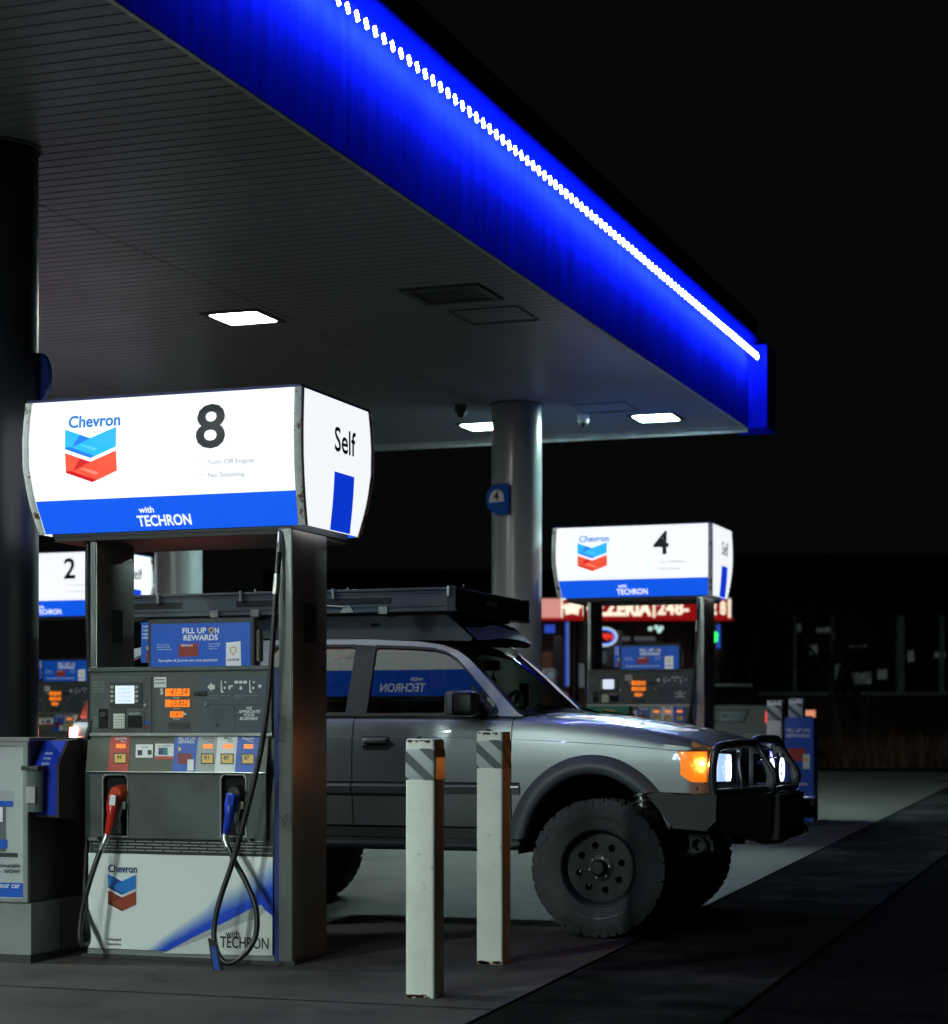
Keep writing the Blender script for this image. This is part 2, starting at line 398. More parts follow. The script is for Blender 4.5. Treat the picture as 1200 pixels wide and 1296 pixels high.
# ceiling fixtures
def lamp(x, y, label, group='square lamps in the canopy ceiling', m='lamp'):
    t = tag(empty('ceiling_lamp', (x, y, CZ)), label, 'ceiling lamp', group)
    b = MB(); b.prism([(-.27, -.27), (.27, -.27), (.27, .27), (-.27, .27)], lambda u, v, d: (u, v, d), -.016, .004, holes=[[(-.215, -.215), (-.215, .215), (.215, .215), (.215, -.215)]]); b.build('frame', 'lampframe', t)
    b = MB().box(-.213, .213, -.213, .213, -.010, -.004, bev=.003); b.build('diffuser', m, t)
    return t
lamp(-7.556, 15.35, 'lit square lamp in the ceiling above the front pump sign, nearest of the lit lamps')
lamp(-5.66, 21.75, 'lit square lamp in the ceiling near the far corner, right of the round column', m='lampfar')
lamp(-7.65, 21.7, 'lit square lamp half hidden behind the left side of the round column', m='lampfar')
M['lampfill'] = glow('front_fill_diffuser', (.80, 1.0, .93), 1300)
for x, y in ((-5.66, -3.55), (-5.66, -9.85), (-7.6, -9.85)):  # fill lamps added to light the fronts; canopy lengthened to carry them
    lamp(x, y, 'added square fill lamp in the canopy ceiling, unseen behind the camera', m='lampfill')
M['lampfill'] = glow('side_fill_diffuser', (.86, 1.0, .95), 1000)
lamp(-7.6, 2.75, 'added square fill lamp in the canopy ceiling, unseen behind the camera', m='lampfill')
lamp(-11.5, 8.9, 'added square fill lamp in the canopy ceiling, unseen behind the camera', m='lampfill')  # fill lamp added to brighten the truck's side
t = tag(empty('ceiling_vent', (-5.6, 15.1, CZ)), 'dark recessed louvre with a metal frame in the canopy ceiling', 'vent')
b = MB(); b.prism([(-.33, -.3), (.33, -.3), (.33, .3), (-.33, .3)], lambda u, v, d: (u, v, d), -.02, .004, holes=[[(-.27, -.23), (-.27, .23), (.27, .23), (.27, -.23)]]); b.build('frame', 'lampframe', t)
b = MB()
for i in range(9): b.box(-.265, .265, -.225 + i * .05, -.19 + i * .05, -.008, -.002)
b.build('louvre', 'black', t)
t = MB().prism([(-.3, -.3), (.3, -.3), (.3, .3), (-.3, .3)], lambda u, v, d: (u, v, d), -.008, 0, holes=[[(-.285, -.285), (-.285, .285), (.285, .285), (.285, -.285)]]).build('blanking_panel', 'lampframe')
t.location = (-5.55, 15.98, CZ - .003); tag(t, 'blank square cover plate just behind the dark ceiling louvre', 'cover plate')
t = MB().prism([(-.3, -.3), (.3, -.3), (.3, .3), (-.3, .3)], lambda u, v, d: (u, v, d), -.008, 0, holes=[[(-.285, -.285), (-.285, .285), (.285, .285), (.285, -.285)]]).build('blanking_panel', 'lampframe')
t.location = (-6.0, 20.9, CZ - .003); tag(t, 'blank square cover plate by the ceiling camera and far lit lamp', 'cover plate')
for x, y, l in ((-6.37, 21.33, 'small white dome camera on the ceiling right of the round column'), (-7.4, 20.22, 'small dark dome camera on the ceiling left of the round column')):
    t = tag(empty('security_camera', (x, y, CZ)), l, 'camera', 'dome cameras under the canopy')
    MB().lathe([(0, -.09), (.05, -.09), (.062, -.07), (.066, 0)], n=20).build('housing', 'trim' if x > -7 else 'bodydk', t, smooth=True)
    MB().lathe([(0, -.145), (.025, -.138), (.042, -.115), (.046, -.09)], n=20).build('lens', 'black', t, smooth=True)

# columns
def column(x, y, lab, m='column'):
    t = tag(empty('column', (x, y, gz(y))), lab, 'column', 'round steel columns holding the canopy')
    h = CZ - gz(y)
    MB().lathe([(.265, .0), (.265, h - .03), (.265, h)], n=48).build('shaft', m, t, smooth=True, angle=60)
    MB().lathe([(.275, h - .02), (.285, h - .012), (.275, h - .001)], n=48).build('collar', 'lampframe', t, smooth=True)
    MB().lathe([(.3, 0), (.3, .05), (.27, .06)], n=48).build('base_ring', 'cabdark', t, smooth=True)
    return t
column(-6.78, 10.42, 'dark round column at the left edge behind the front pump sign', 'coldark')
column(-6.83, 20.4, 'tall grey round column behind the truck with a blue 4 plate')
column(-10.85, 20.4, 'pinkish lit round column seen under the front pump sign beside pump 2')
# number plates on columns
def colsign(loc, rz, txt, lab):
    t = tag(empty('pump_number_sign', loc, rz), lab, 'sign', 'number plates on the columns')
    arc = [(.14, -.16), (.14, .16), (-.02, .16)] + [(-.02 - .15 * math.sin(a) * .95, .01 + .15 * math.cos(a)) for a in [R(k) for k in range(12, 170, 14)]] + [(-.02, -.16)]
    MB().prism(arc, lambda u, v, d: (u, d, v), -.012, .012).build('plate', 'navy' if txt == '8' else 'pblue', t)
    inner = [(-.105 * math.cos(R(k)) - .01, -.03 + .13 * math.sin(R(k)) ** .8) for k in range(0, 181, 15)]
    MB().prism(inner, lambda u, v, d: (u, d, v), -.018, -.0125).build('field', 'white', t)
    b = MB().text(txt, lambda x, z: (x - .01, -.0195, z - .015), h=.1, bold=.02); b.build('numeral', 'ink', t)
    MB().text('DIESEL', lambda x, z: (x, -.0145, z - .09), h=.028, w=.11, bold=.01).build('lettering', 'green', t)
x4, z4 = at(631, 632, 20.12)
colsign((x4, 20.11, z4), R(-22), '4', 'small blue plate with a number 4 on the tall grey column')
x8, z8 = at(40, 480, 10.5)
colsign((-6.56, 10.55, z8), R(150), '8', 'dark blue plate edge sticking out from the left column above the pump sign')

# ================================================================ FUEL PUMPS
PX0, PY0 = -5.31, 10.45
def pl(px, py, Y): x, z = at(px, py, Y); return x - PX0, z      # local to front pump
def gradient_panel():
    m = bpy.data.materials.new('panel_print'); m.use_nodes = True; nt = m.node_tree; bs = nt.nodes['Principled BSDF']; bs.inputs['Roughness'].default_value = .4
    tc = nt.nodes.new('ShaderNodeTexCoord'); sp = nt.nodes.new('ShaderNodeSeparateXYZ'); nt.links.new(tc.outputs['Object'], sp.inputs[0])
    def mth(op, a, b_):
        n = nt.nodes.new('ShaderNodeMath'); n.operation = op
        for i, q in enumerate((a, b_)):
            if isinstance(q, (int, float)): n.inputs[i].default_value = q
            else: nt.links.new(q, n.inputs[i])
        return n.outputs[0]
    # diagonal: z above the line from the foot of the swoosh
    base = mth('MULTIPLY', mth('ADD', sp.outputs[0], .16), .47)
    dd = mth('SUBTRACT', mth('SUBTRACT', sp.outputs[2], .03), base)
    wid = mth('ADD', mth('MULTIPLY', mth('ADD', sp.outputs[0], .25), .14), .055)
    wid = mth('MAXIMUM', wid, .04)
    no = nt.nodes.new('ShaderNodeTexNoise'); no.inputs['Scale'].default_value = 5; nt.links.new(tc.outputs['Object'], no.inputs['Vector'])
    q = mth('ADD', mth('DIVIDE', dd, wid), mth('MULTIPLY', mth('SUBTRACT', no.outputs[0], .5), .5))
    cr = nt.nodes.new('ShaderNodeValToRGB'); e = cr.color_ramp.elements
    e[0].position = 0; e[0].color = (.004, .05, .62, 1); e[1].position = 1; e[1].color = (.78, .84, .82, 1)
    x = e.new(.35); x.color = (.008, .07, .6, 1); x = e.new(.65); x.color = (.25, .38, .66, 1)
    nt.links.new(mth('DIVIDE', q, 1.6), cr.inputs[0]); nt.links.new(cr.outputs[0], bs.inputs['Base Color'])
    return m
M['panelprint'] = gradient_panel()

SX0, SX1, SY0, SY1, SZ0, SZ1 = -.965, .745, -.47, .50, 2.415, 3.15     # lit sign box, local
def bulge(s): return lerp([(0, -.10), (.08, -.074), (.2, -.035), (.33, -.005), (.5, .022), (.7, .026), (.85, .016), (1, 0)], s)
def sg(z): return (z - SZ0) / (SZ1 - SZ0)
def front_pt(x, z, off=0, back=False):
    o = bulge(sg(z)) + off
    return (x, (SY1 + o) if back else (SY0 - o), z)
def side_pt(y, z, off=0, left=False):
    o = bulge(sg(z)) * .25 + off
    return ((SX0 - o) if left else (SX1 + o), y, z)
TR = .040
def emblem(fn, w, mats, parent, subs, h=1.0):
    """fn(x,z,off) ; x 0..w, z 0 at top going down"""
    def poly(pts, m, off):
        b = MB(); b.mesh_pts([fn(p[0] * w, -p[1] * w, off) for p in pts], [list(range(len(pts)))]); return (b, m)
    out = {}
    def add(pts, m, off):
        out.setdefault(m, MB()).mesh_pts([fn(p[0] * w, -p[1] * w * h, off) for p in pts], [list(range(len(pts)))])
    for k, (base, lt, dk) in enumerate(mats):
        o = .437 * k
        add([(0, o), (.5, .185 + o), (.5, .555 + o), (0, .367 + o)], base, .003)
        add([(.5, .185 + o), (1, o), (1, .367 + o), (.5, .555 + o)], base, .003)
        add([(.3, .113 + o), (.5, .187 + o), (.14, .34 + o)], dk, .0045)
        add([(0, .34 + o), (.1, .33 + o), (.58, .515 + o), (.5, .553 + o), (0, .365 + o)], dk, .0045)
        if lt: add([(.28, .30 + o), (.36, .29 + o), (.65, .385 + o), (.58, .43 + o)], lt, .005)
    for m, b in out.items(): b.build(subs, m, parent, recalc=False)

def make_pump():
    t = empty('fuel_pump', (PX0, PY0, 0))
    # --- plinth, cabinet
    MB().box(-.67, .655, -.36, .29, -.02, .03).build('plinth', 'cabdark', t)
    core = MB().box(-.6, .535, -.33, .26, .03, 1.64).build('cabinet', 'body', t)
    MB().box(.527, .560, -.352, .10, .03, 1.64, bev=.003).build('side_edge', 'navy', core)
    for f in (1, -1):                                  # both faces of the dispenser
        def q(px, py, off=0, f=f, Y=10.10):            # image pixel on the front face -> local point
            x, z = pl(px, py, Y); return (x * f - (0 if f > 0 else .06), (Y - PY0 - off) * f, z)
        def rect(b, a, c, off, Y=10.10, dep=.006, f=f, q=q):
            p = q(a[0], a[1], off, Y=Y); r = q(c[0], c[1], off, Y=Y)
            y = p[1]; b.box(min(p[0], r[0]), max(p[0], r[0]), min(y, y + dep * f), max(y, y + dep * f), min(p[2], r[2]), max(p[2], r[2]))
        if f < 0:                                      # the far face, seen only in reflections
            MB().box(-.6, .54, .262, .282, .05, .6).build('lower_panel', 'white', t)
            MB().box(-.6, .54, .262, .29, .62, 1.64).build('console', 'bodydk', t)
            continue
        # lower white panel with its print
        x0, x1 = pl(112, 1100, 10.1)[0], pl(345.5, 1100, 10.1)[0]
        lp = MB().box(x0, x1, -.352, -.335, .062, .600, bev=.002).build('lower_panel', 'panelprint', t)
        MB().box(x0 - .01, x1 + .01, -.342, -.33, .03, .058).build('kick_strip', 'cabgrey', t)
        # curled corner
        c1 = [(207, 1206.5), (250, 1184), (290, 1165), (318, 1150), (331, 1145), (336, 1152), (345.2, 1159), (345.2, 1209.5)]
        b = MB(); b.mesh_pts([q(px, py, .004) for px, py in c1], [list(range(len(c1)))]); b.build('curl_print', 'curl', lp)
        c2 = [(207, 1206.5), (250, 1184), (290, 1165), (318, 1150), (331, 1145), (337, 1153), (330, 1160), (300, 1171), (260, 1187)]
        b = MB(); b.mesh_pts([q(px, py, .006) for px, py in c2], [list(range(len(c2)))]); b.build('curl_fold', 'grey_print', lp)
        MB().text('with', lambda x, z: (q(295, 1186, .008)[0] + x, -.358, q(295, 1186)[2] + z), h=.038, w=.085, bold=.01).build('lettering', 'ink', lp)
        MB().text('TECHRON', lambda x, z: (q(310, 1200, .008)[0] + x, -.358, q(310, 1200)[2] + z), h=.062, w=.295, bold=.012).build('lettering', 'ink', lp)
        MB().text('Chevron', lambda x, z: (q(156, 1104)[0] + x, -.358, q(156, 1104)[2] + z), h=.042, w=.185, bold=.02).build('lettering', 'navy', lp)
        ex, _, ez = q(137.5, 1106)
        emblem(lambda x, z, o: (ex + x, -.354 - o, ez + z), .178, [('chevblue', None, 'chevblue2'), ('chevred', None, 'chevred2')], lp, 'emblem', h=1.18)
        for i, s_ in enumerate(('Unleaded', 'Gasoline')):
            MB().text(s_, lambda x, z, i=i: (q(136, 1190 + 6 * i)[0] + x, -.358, q(136, 1190 + 6 * i)[2] + z), h=.017, w=.092, bold=.015, align='L').build('lettering', 'ink', lp)
        # vent slots
        v = MB().box(-.625, .525, -.352, -.33, .604, .69).build('vent', 'bodydk', t)
        b = MB()
        for r_ in range(4):
            for k in range(9 if r_ % 2 else 10):
                b.box(-.60 + k * .113 + (r_ % 2) * .05, -.60 + k * .113 + .10 + (r_ % 2) * .05, -.358, -.3515, .619 + r_ * .017, .624 + r_ * .017)
        b.build('vent_bars', 'alu', v)
        # nozzle bay
        bay = MB(); px0, px1 = -.642, .488
        def hole(a, c):
            p = q(*a, Y=10.08); r = q(*c, Y=10.08); x0, x1, z0, z1 = p[0], r[0], r[2], p[2]
            return [(x0, z0), (x0, z1 - .02), (x0 + .015, z1), (x1 - .015, z1), (x1, z1 - .02), (x1, z0)]
        h1 = hole((132, 981), (162, 1058)); h2 = hole((281, 981), (311.5, 1058))
        bay.prism([(px0, .69), (px1, .69), (px1, 1.062), (px0, 1.062)], lambda u, v, d: (u, d, v), -.375, -.345, holes=[h1, h2])
        by = bay.build('nozzle_bay', 'body', t)
        for hh in (h1, h2):
            o2 = [(x + (.007 if x > (hh[0][0] + hh[-1][0]) / 2 else -.007), z + (.007 if z > .9 else -.007)) for x, z in hh]
            MB().prism(o2, lambda u, v, d: (u, d, v), -.382, -.3752, holes=[hh]).build('pocket_rim', 'alu', by)
            MB().box(hh[0][0], hh[-1][0], -.344, -.336, hh[0][1], hh[1][1] + .02).build('pocket_back', 'hole', by)
        b = MB(); rect(b, (112, 1058), (126, 1064), .003, Y=10.08); rect(b, (315, 1060), (335, 1066), .003, Y=10.08); b.build('latch_plate', 'alu', by)
        b = MB(); rect(b, (124, 1058.5), (129, 1063), .006, Y=10.08); rect(b, (317, 1061), (323, 1065), .006, Y=10.08); b.build('latch', 'hole', by)
        # sloped grade panel
        zt, zb, yt, yb = 1.275, 1.062, -.345, -.395
        def sl(px, zf, off=0):                        # zf 0 at top .. 1 at bottom, leaning out
            Y = PY0 + yt + (yb - yt) * zf - off; x = at(px, 928, Y)[0] - PX0
            return (x, Y - PY0, zt + (zb - zt) * zf)
        sp = MB(); sp.mesh_pts([sl(112, 0), sl(340, 0), sl(336.5, 1), sl(108.5, 1), (-.63, -.33, 1.275), (.5, -.33, 1.275), (.5, -.33, 1.062), (-.63, -.33, 1.062)], [[0, 1, 2, 3], [4, 5, 1, 0], [3, 2, 6, 7], [0, 3, 7, 4], [1, 5, 6, 2]])
        spo = sp.build('grade_panel', 'bodyolive', t)
        def tile(nm, pxt0, pxt1, pxb0, pxb1, z0, z1, off, m, par=spo):
            b = MB(); f4 = lambda a0, a1, zf: a0 + (a1 - a0) * zf
            b.mesh_pts([sl(f4(pxt0, pxb0, z0), z0, off), sl(f4(pxt1, pxb1, z0), z0, off), sl(f4(pxt1, pxb1, z1), z1, off), sl(f4(pxt0, pxb0, z1), z1, off)], [[0, 1, 2, 3]])
            return b.build(nm, m, par, recalc=False)
        def ltext(s_, px, zf, h, w, m, off=.009, bold=.01, par=spo):
            c = sl(px, zf, off); b = MB().text(s_, lambda x, z: (c[0] + x, c[1] + z * -.23 * -1, c[2] + z), h=h, w=w, bold=bold); b.build('lettering', m, par)
        tiles = [(141, 165, 136, 162, 'pred', 'Supreme Plus', '94', 'nozor'), (251, 276, 246.5, 271.5, 'grey_print', 'Supreme', '91', None), (276, 301, 271.5, 297, 'white', 'Plus', '89', None), (301, 328.5, 297, 324, 'pblue', 'Regular', '87', None)]
        for a0, a1, b0, b1, m, nm, oc, _ in tiles:
            tl = tile('grade_tile', a0, a1, b0, b1, .01, .99, .003, m)
            cx = (a0 + a1) / 2
            ltext(nm, cx, .14, .014, .075 if len(nm) > 6 else .05, 'ink' if m in ('white', 'grey_print') else 'white', par=tl)
            ltext('Price', cx + 3, .21, .010, .03, 'ink' if m in ('white', 'grey_print') else 'white', par=tl)
            d = tile('price_display', cx - 6, cx + 6, cx - 6.5, cx + 5.5, .26, .37, .006, 'amber', tl)
            tile('push_button_frame', cx - 9.3, cx + 7.3, cx - 9.3, cx + 7.3, .50, .78, .005, 'bodydk', tl)
            tile('push_button', cx - 8, cx + 6, cx - 8, cx + 6, .53, .75, .008, 'yellow', tl)
            ltext(oc, cx - 2.5, .66, .022, .03, 'ink', .010, .02, par=tl)
        tile('sticker', 172.5, 194, 171, 193, .27, .62, .004, 'white'); tile('sticker', 197, 220, 195, 219.5, .25, .58, .004, 'white')
        tile('sticker_edge', 197, 220, 195, 219.5, .58, .66, .0045, 'pred'); tile('sticker_logo', 201, 212, 200, 212, .36, .54, .006, 'navy'); tile('sticker_logo', 207, 212, 206, 212, .38, .52, .007, 'green')
        tile('sticker_print', 174, 180, 174, 180, .42, .56, .006, 'ink'); tile('sticker_print', 187, 192, 187, 192, .42, .54, .006, 'ink')
        ltext('NOW ACCEPTING', 209, .33, .009, .09, 'ink', .007); ltext('USE CARD', 183, .36, .008, .04, 'ink', .007)
        rw = tile('rewards_tile', 222, 251, 218, 246.5, .01, .99, .0035, 'pblue')
        ltext('FILL UP ON', 236.5, .15, .016, .105, 'white', .006, .02, rw); ltext('REWARDS', 236, .24, .016, .1, 'white', .006, .02, rw)
        tile('card_print', 225, 243, 224.5, 242, .50, .78, .006, 'pdred', rw); tile('phone_print', 238, 246, 237, 245, .66, .96, .008, 'white', rw)
        tile('pin_print', 226, 229, 226, 229, .34, .44, .006, 'yellow', rw)
        tile('shelf_line', 112, 340, 108.5, 336.5, .985, 1.0, .0065, 'alu')
        # console
        con = MB().box(-.622, .512, -.352, -.33, 1.28, 1.625, bev=.004).build('console', 'body', t)
        MB().box(-.63, .52, -.362, -.33, 1.627, 1.652, bev=.004).build('console_lip', 'body', con)
        MB().box(-.63, .52, -.362, -.33, 1.262, 1.281, bev=.003).build('console_sill', 'alu', con)
        def Z(x, y, off=.006): return q(110 + x / 5, 840 + y / 5, off)
        def zr(nm, x0, y0, x1, y1, m, off=.003, dep=.01, par=con, bev=0):
            a = Z(x0, y0, 0); c = Z(x1, y1, 0); yy = -.352 - off
            b = MB().box(a[0], c[0], yy, yy + dep, c[2], a[2], bev=bev); return b.build(nm, m, par)
        def zt_(s_, x, y, h, w, m='white', bold=.01, shear=0, par=con, align='C', off=.009):
            a = Z(x, y, 0); MB().text(s_, lambda u, v: (a[0] + u, -.352 - off, a[2] + v), h=h, w=w, bold=bold, shear=shear, align=align).build('lettering', m, par)
        cp = zr('card_panel', 28, 85, 413, 440, 'body', .006, .012, bev=.003)
        bz = zr('display_bezel', 150, 118, 356, 276, 'bodydk', .012, .012, bev=.003)
        zr('display', 188, 140, 308, 252, 'screen', .014, .004, par=bz)
        for k in range(4):
            zr('soft_key', 160, 140 + k * 29, 178, 157 + k * 29, 'key', .018, .008, par=bz, bev=.001); zr('soft_key', 316, 140 + k * 29, 334, 157 + k * 29, 'key', .018, .008, par=bz, bev=.001)
            zt_(['PLEASE WAIT', 'CARD', 'AUTHORIZED', 'BEGIN FUELING'][k], 250, 163 + k * 25, .008, .07 + .01 * (k % 2), 'screentxt', 0, par=bz, off=.016)
        for (xx, yy, r_) in ((376, 265, .012), (760, 257, .011)):
            a = Z(xx, yy, 0); MB().lathe([(0, a[1] - .016), (r_ * .6, a[1] - .016), (r_, a[1] - .012), (r_, a[1] - .003)], axis='y', c=(a[0], 0, a[2]), n=18).build('lock', 'alu', con, smooth=True)
        zr('card_slot_well', 80, 285, 140, 410, 'hole', .0075, .004); zr('card_slot', 92, 308, 126, 340, 'bodydk', .016, .012, bev=.004)
        zr('keypad_frame', 150, 282, 250, 418, 'bodydk', .0105, .006, bev=.002)
        kp = zr('keypad', 175, 315, 250, 412, 'key', .013, .006)
        for r_ in range(5):
            for k in range(4): zr('keypad_key', 180 + k * 17, 320 + r_ * 18, 192 + k * 17, 332 + r_ * 18, 'white', .017, .005, par=kp)
        zr('receipt_slot_frame', 255, 290, 370, 412, 'body', .0108, .006, bev=.002); zr('receipt_slot', 266, 330, 358, 405, 'hole', .0125, .004)
        zt_('RECEIPT', 310, 322, .01, .07, par=con, off=.013)
        zr('sticker', 378, 360, 400, 384, 'pblue', .0085, .003); zr('sticker', 378, 390, 400, 410, 'pdred', .0085, .003)
        for k in range(4):
            zt_(['INSERT CARD', 'REMOVE CARD', 'LIFT NOZZLE', 'SELECT GRADE'][k], 80, 125 + k * 19, .008, .08 - .006 * (k % 3), 'pale', 0, off=.009)
            zt_(['PAY', 'HERE', 'TAP', 'CARD'][k], 60, 345 + k * 18, .008, .03, 'pale', 0, off=.009)
        st = zr('white_sticker', 428, 85, 505, 150, 'white', .004, .003)
        zr('sticker_line', 434, 100, 498, 104, 'ink', .0055, .002, par=st); zr('sticker_line', 434, 120, 498, 125, 'pdred', .0055, .002, par=st)
        rp = zr('right_fascia', 722, 78, 1142, 440, 'bodyblue', .0045, .008, bev=.002)
        zt_('$', 477, 192, .032, None, par=con, off=.006)
        for (x0, y0, x1, y1, s_, lb, lx) in ((500, 158, 652, 205, '41.34', 'Sale', 570), (500, 228, 652, 274, '25.852', 'Litres', 570), (530, 302, 612, 340, '1.61', 'Price', 570)):
            d = zr('amount_display', x0, y0, x1, y1, 'amber', .007, .008, bev=.002)
            zt_(s_, x1 - 8, y1 - 8, .036 if x1 > 620 else .026, (x1 - x0) / 5 * .00465 * .78, 'amberdk', 0, .25, par=d, align='R', off=.009)
            zt_(lb, lx, y1 + 15, .010, .04, par=d, off=.005)
        zr('sticker', 612, 310, 630, 326, 'white', .004, .003)
        zr('latch', 683, 178, 720, 202, 'black', .01, .01, bev=.003); zr('latch', 724, 174, 765, 204, 'black', .012, .01, bev=.003)
        zr('dark_plate', 520, 372, 655, 412, 'bodydk', .0045, .003)
        # pictograms
        def zp(pts): MB().prism(pts, lambda u, v, d: Z(u, v, .0095 + d), 0, .002).build('pictogram', 'white', rp)
        zp([(768, 147), (795, 118), (795, 133), (815, 133), (815, 162), (795, 162), (795, 176)])
        for ox in (0, 180):
            zp([(853 + ox, 105), (858 + ox, 105), (862 + ox, 170), (876 + ox, 182), (853 + ox, 184)]); zp([(878 + ox, 110), (890 + ox, 116), (885 + ox, 124), (874 + ox, 118)])
            zp([(872 + ox, 148), (884 + ox, 145), (884 + ox, 160), (872 + ox, 162)]); zp([(902 + ox, 138), (930 + ox, 136), (930 + ox, 146), (915 + ox, 150), (912 + ox, 166), (902 + ox, 164)] if ox == 0 else [(1090, 132), (1112, 134), (1108, 146), (1098, 158), (1092, 150)])
        for k in range(3): zp([(940 + k * 28, 108), (962 + k * 28, 108), (962 + k * 28, 126), (940 + k * 28, 126)])
        zp([(980, 138), (990, 156), (984, 166), (974, 164), (970, 156)])
        for (xx, ww) in ((795, .1), (880, .08), (980, .1), (1060, .07)): zt_('INSTRUCTIONS', xx, 205, .007, ww * .8, 'pale', 0, par=rp, off=.010)
        zt_('LIFT NOZZLE', 800, 222, .008, .09, 'pale', 0, par=rp, off=.010); zt_('SELECT', 970, 218, .007, .06, 'pale', 0, par=rp, off=.010)
        for k, s_ in enumerate(('WE', 'APPRECIATE', 'YOUR', 'BUSINESS')): zt_(s_, 1034 - k * 1, 290 + k * 22, .0155, [.036, .135, .066, .112][k], 'white', .03, .25, par=rp, off=.010)
        b = MB()
        for r_ in range(7):
            for k in range(7):
                if (r_ - 3) ** 2 + (k - 3) ** 2 < 12: a = Z(797 + k * 12, 285 + r_ * 12, .0095); b.disc(a, .0028, n=6)
        a = Z(830, 388, .0095); b.disc(a, .012); b.build('speaker_grille', 'black', rp, recalc=False)
        b = MB(); a = Z(935, 255, 0); c_ = Z(937, 438, 0); b.box(a[0], c_[0], -.358, -.3555, c_[2], a[2]); a = Z(722, 258, 0); c_ = Z(1142, 260, 0); b.box(a[0], c_[0], -.358, -.3555, c_[2], a[2]); b.build('seam', 'bodydk', rp)
        # advert topper
        def A(x, y, off=0, Y=10.2): x_, z_ = at(160 + x / 6, 730 + y / 6, Y); return (x_ - PX0, Y - PY0 - off, z_)
        def ar(nm, x0, y0, x1, y1, m, off, dep=.004, par=None, bev=0):
            a = A(x0, y0); c = A(x1, y1); b = MB().box(a[0], c[0], a[1] - off, a[1] - off + dep, c[2], a[2], bev=bev); return b.build(nm, m, par or t)
        fr = ar('advert_frame', 175, 325, 982, 712, 'bodydk', .02, .07, bev=.006)
        ad = ar('advert', 203, 362, 955, 690, 'adblue', .0235, .003, par=fr)
        def at_(s_, x, y, h, w, m='adwhite', bold=.01, align='C'):
            a = A(x, y); MB().text(s_, lambda u, v: (a[0] + u, a[1] - .027, a[2] + v), h=h, w=w, bold=bold, align=align).build('lettering', m, ad)
        at_('FILL UP', 533, 430, .030, .15, bold=.03); at_('N', 703, 430, .030, .026, bold=.03); at_('REWARDS', 581, 483, .030, .215, bold=.03)
        at_('Aeroplan & Journie are now partners!', 482, 645, .016, .37, bold=.01)
        for k in range(3): at_(['Earn Journie', 'points on fuel', 'and purchases'][k], 250, 522 + k * 18, .008, [.075, .08, .095][k], bold=0, align='L'); at_(['Fuel savings', 'when you fill', 'with us'][k], 640, 516 + k * 18, .008, [.075, .065, .055][k], bold=0, align='L')
        b = MB(); a = A(411, 515, .0255); b.mesh_pts([A(411, 518, .0255), A(560, 504, .0255), A(562, 602, .0255), A(413, 612, .0255)], [[0, 1, 2, 3]]); b.build('card_print', 'adred', ad)
        at_('AEROPLAN', 475, 530, .011, .075, bold=.02)
        b = MB(); b.mesh_pts([A(772, 502, .0255), A(882, 490, .0255), A(887, 676, .0255), A(772, 676, .0255)], [[0, 1, 2, 3]]); b.build('phone_print', 'adwhite', ad)
        def pin(x, y, r_, m, off): b = MB(); pts = [(x + r_ * math.cos(R(k)), y - r_ * math.sin(R(k))) for k in range(-30, 211, 20)] + [(x, y + r_ * 1.75)]; b.mesh_pts([A(u, v, off) for u, v in pts], [list(range(len(pts)))]); b.build('pin_print', m, ad)
        pin(828, 556, 27, 'adgold', .0275); pin(828, 556, 17, 'adwhite', .0285); pin(662, 405, 20, 'adgold', .0275); pin(662, 405, 11, 'bodydk', .0285)
        a = A(828, 640); MB().text('JOURNIE', lambda u, v: (a[0] + u, a[1] - .028, a[2] + v), h=.013, w=.075, bold=.03).build('lettering', 'navy', ad)
        ar('side_bracket', 988, 400, 1010, 640, 'bodyolive', .0, .05)
        sb = ar('small_poster', 92, 345, 168, 650, 'adblue', -.03, .01)
        for k in range(4): a = A(125, 385 + k * 28); MB().text(['TAP', 'YOUR', 'CARD', 'HERE'][k], lambda u, v: (a[0] + u, a[1] + .027, a[2] + v), h=.011, w=.04, bold=.02).build('lettering', 'adwhite', sb)
        b = MB(); a = A(150, 540); b.disc((a[0], a[1] + .027, a[2]), .013); b.build('dot_print', 'adgold', sb, recalc=False); ar('card_print', 132, 570, 168, 645, 'adred', -.027, .002, par=sb)
    # --- stainless posts
    zt = 2.40
    ps = MB().box(.562, .64, -.355, .105, .03, zt, bev=.004).build('post', 'steelbrown', t, smooth=True)
    MB().box(.559, .636, -.362, -.356, .03, zt, bev=.002).build('post_facing', 'steel', ps)
    MB().box(.641, .6435, -.20, -.05, *sorted([pl(385, 812, 10.2)[1], pl(385, 762, 10.2)[1]])).build('label_plate', 'black', ps)
    ps = MB().box(-.632, -.592, -.33, .10, .03, zt, bev=.004).build('post', 'steelbrown', t, smooth=True)
    MB().box(-.63, -.597, -.338, -.331, 1.66, zt, bev=.002).build('post_facing', 'steel', ps)
    MB().box(-.5915, -.589, -.16, -.04, *sorted([pl(145, 812, 10.2)[1], pl(145, 770, 10.2)[1]])).build('label_plate', 'black', ps)
    b = MB().box(-.66, .64, -.32, .25, zt, zt + .045, bev=.005); b.build('cross_beam', 'bodydk', t)
    # --- lit sign
    sgn = MB().box(SX0 + .1, SX1 - .1, SY0 + .11, SY1 - .1, SZ0 - .02, SZ1 + .012, bev=.004).build('sign_housing', 'bodydk', t)
    ns = 14; zs = [SZ0 + (SZ1 - SZ0) * i / ns for i in range(ns + 1)]; zb_ = SZ0 + .245 * (SZ1 - SZ0)
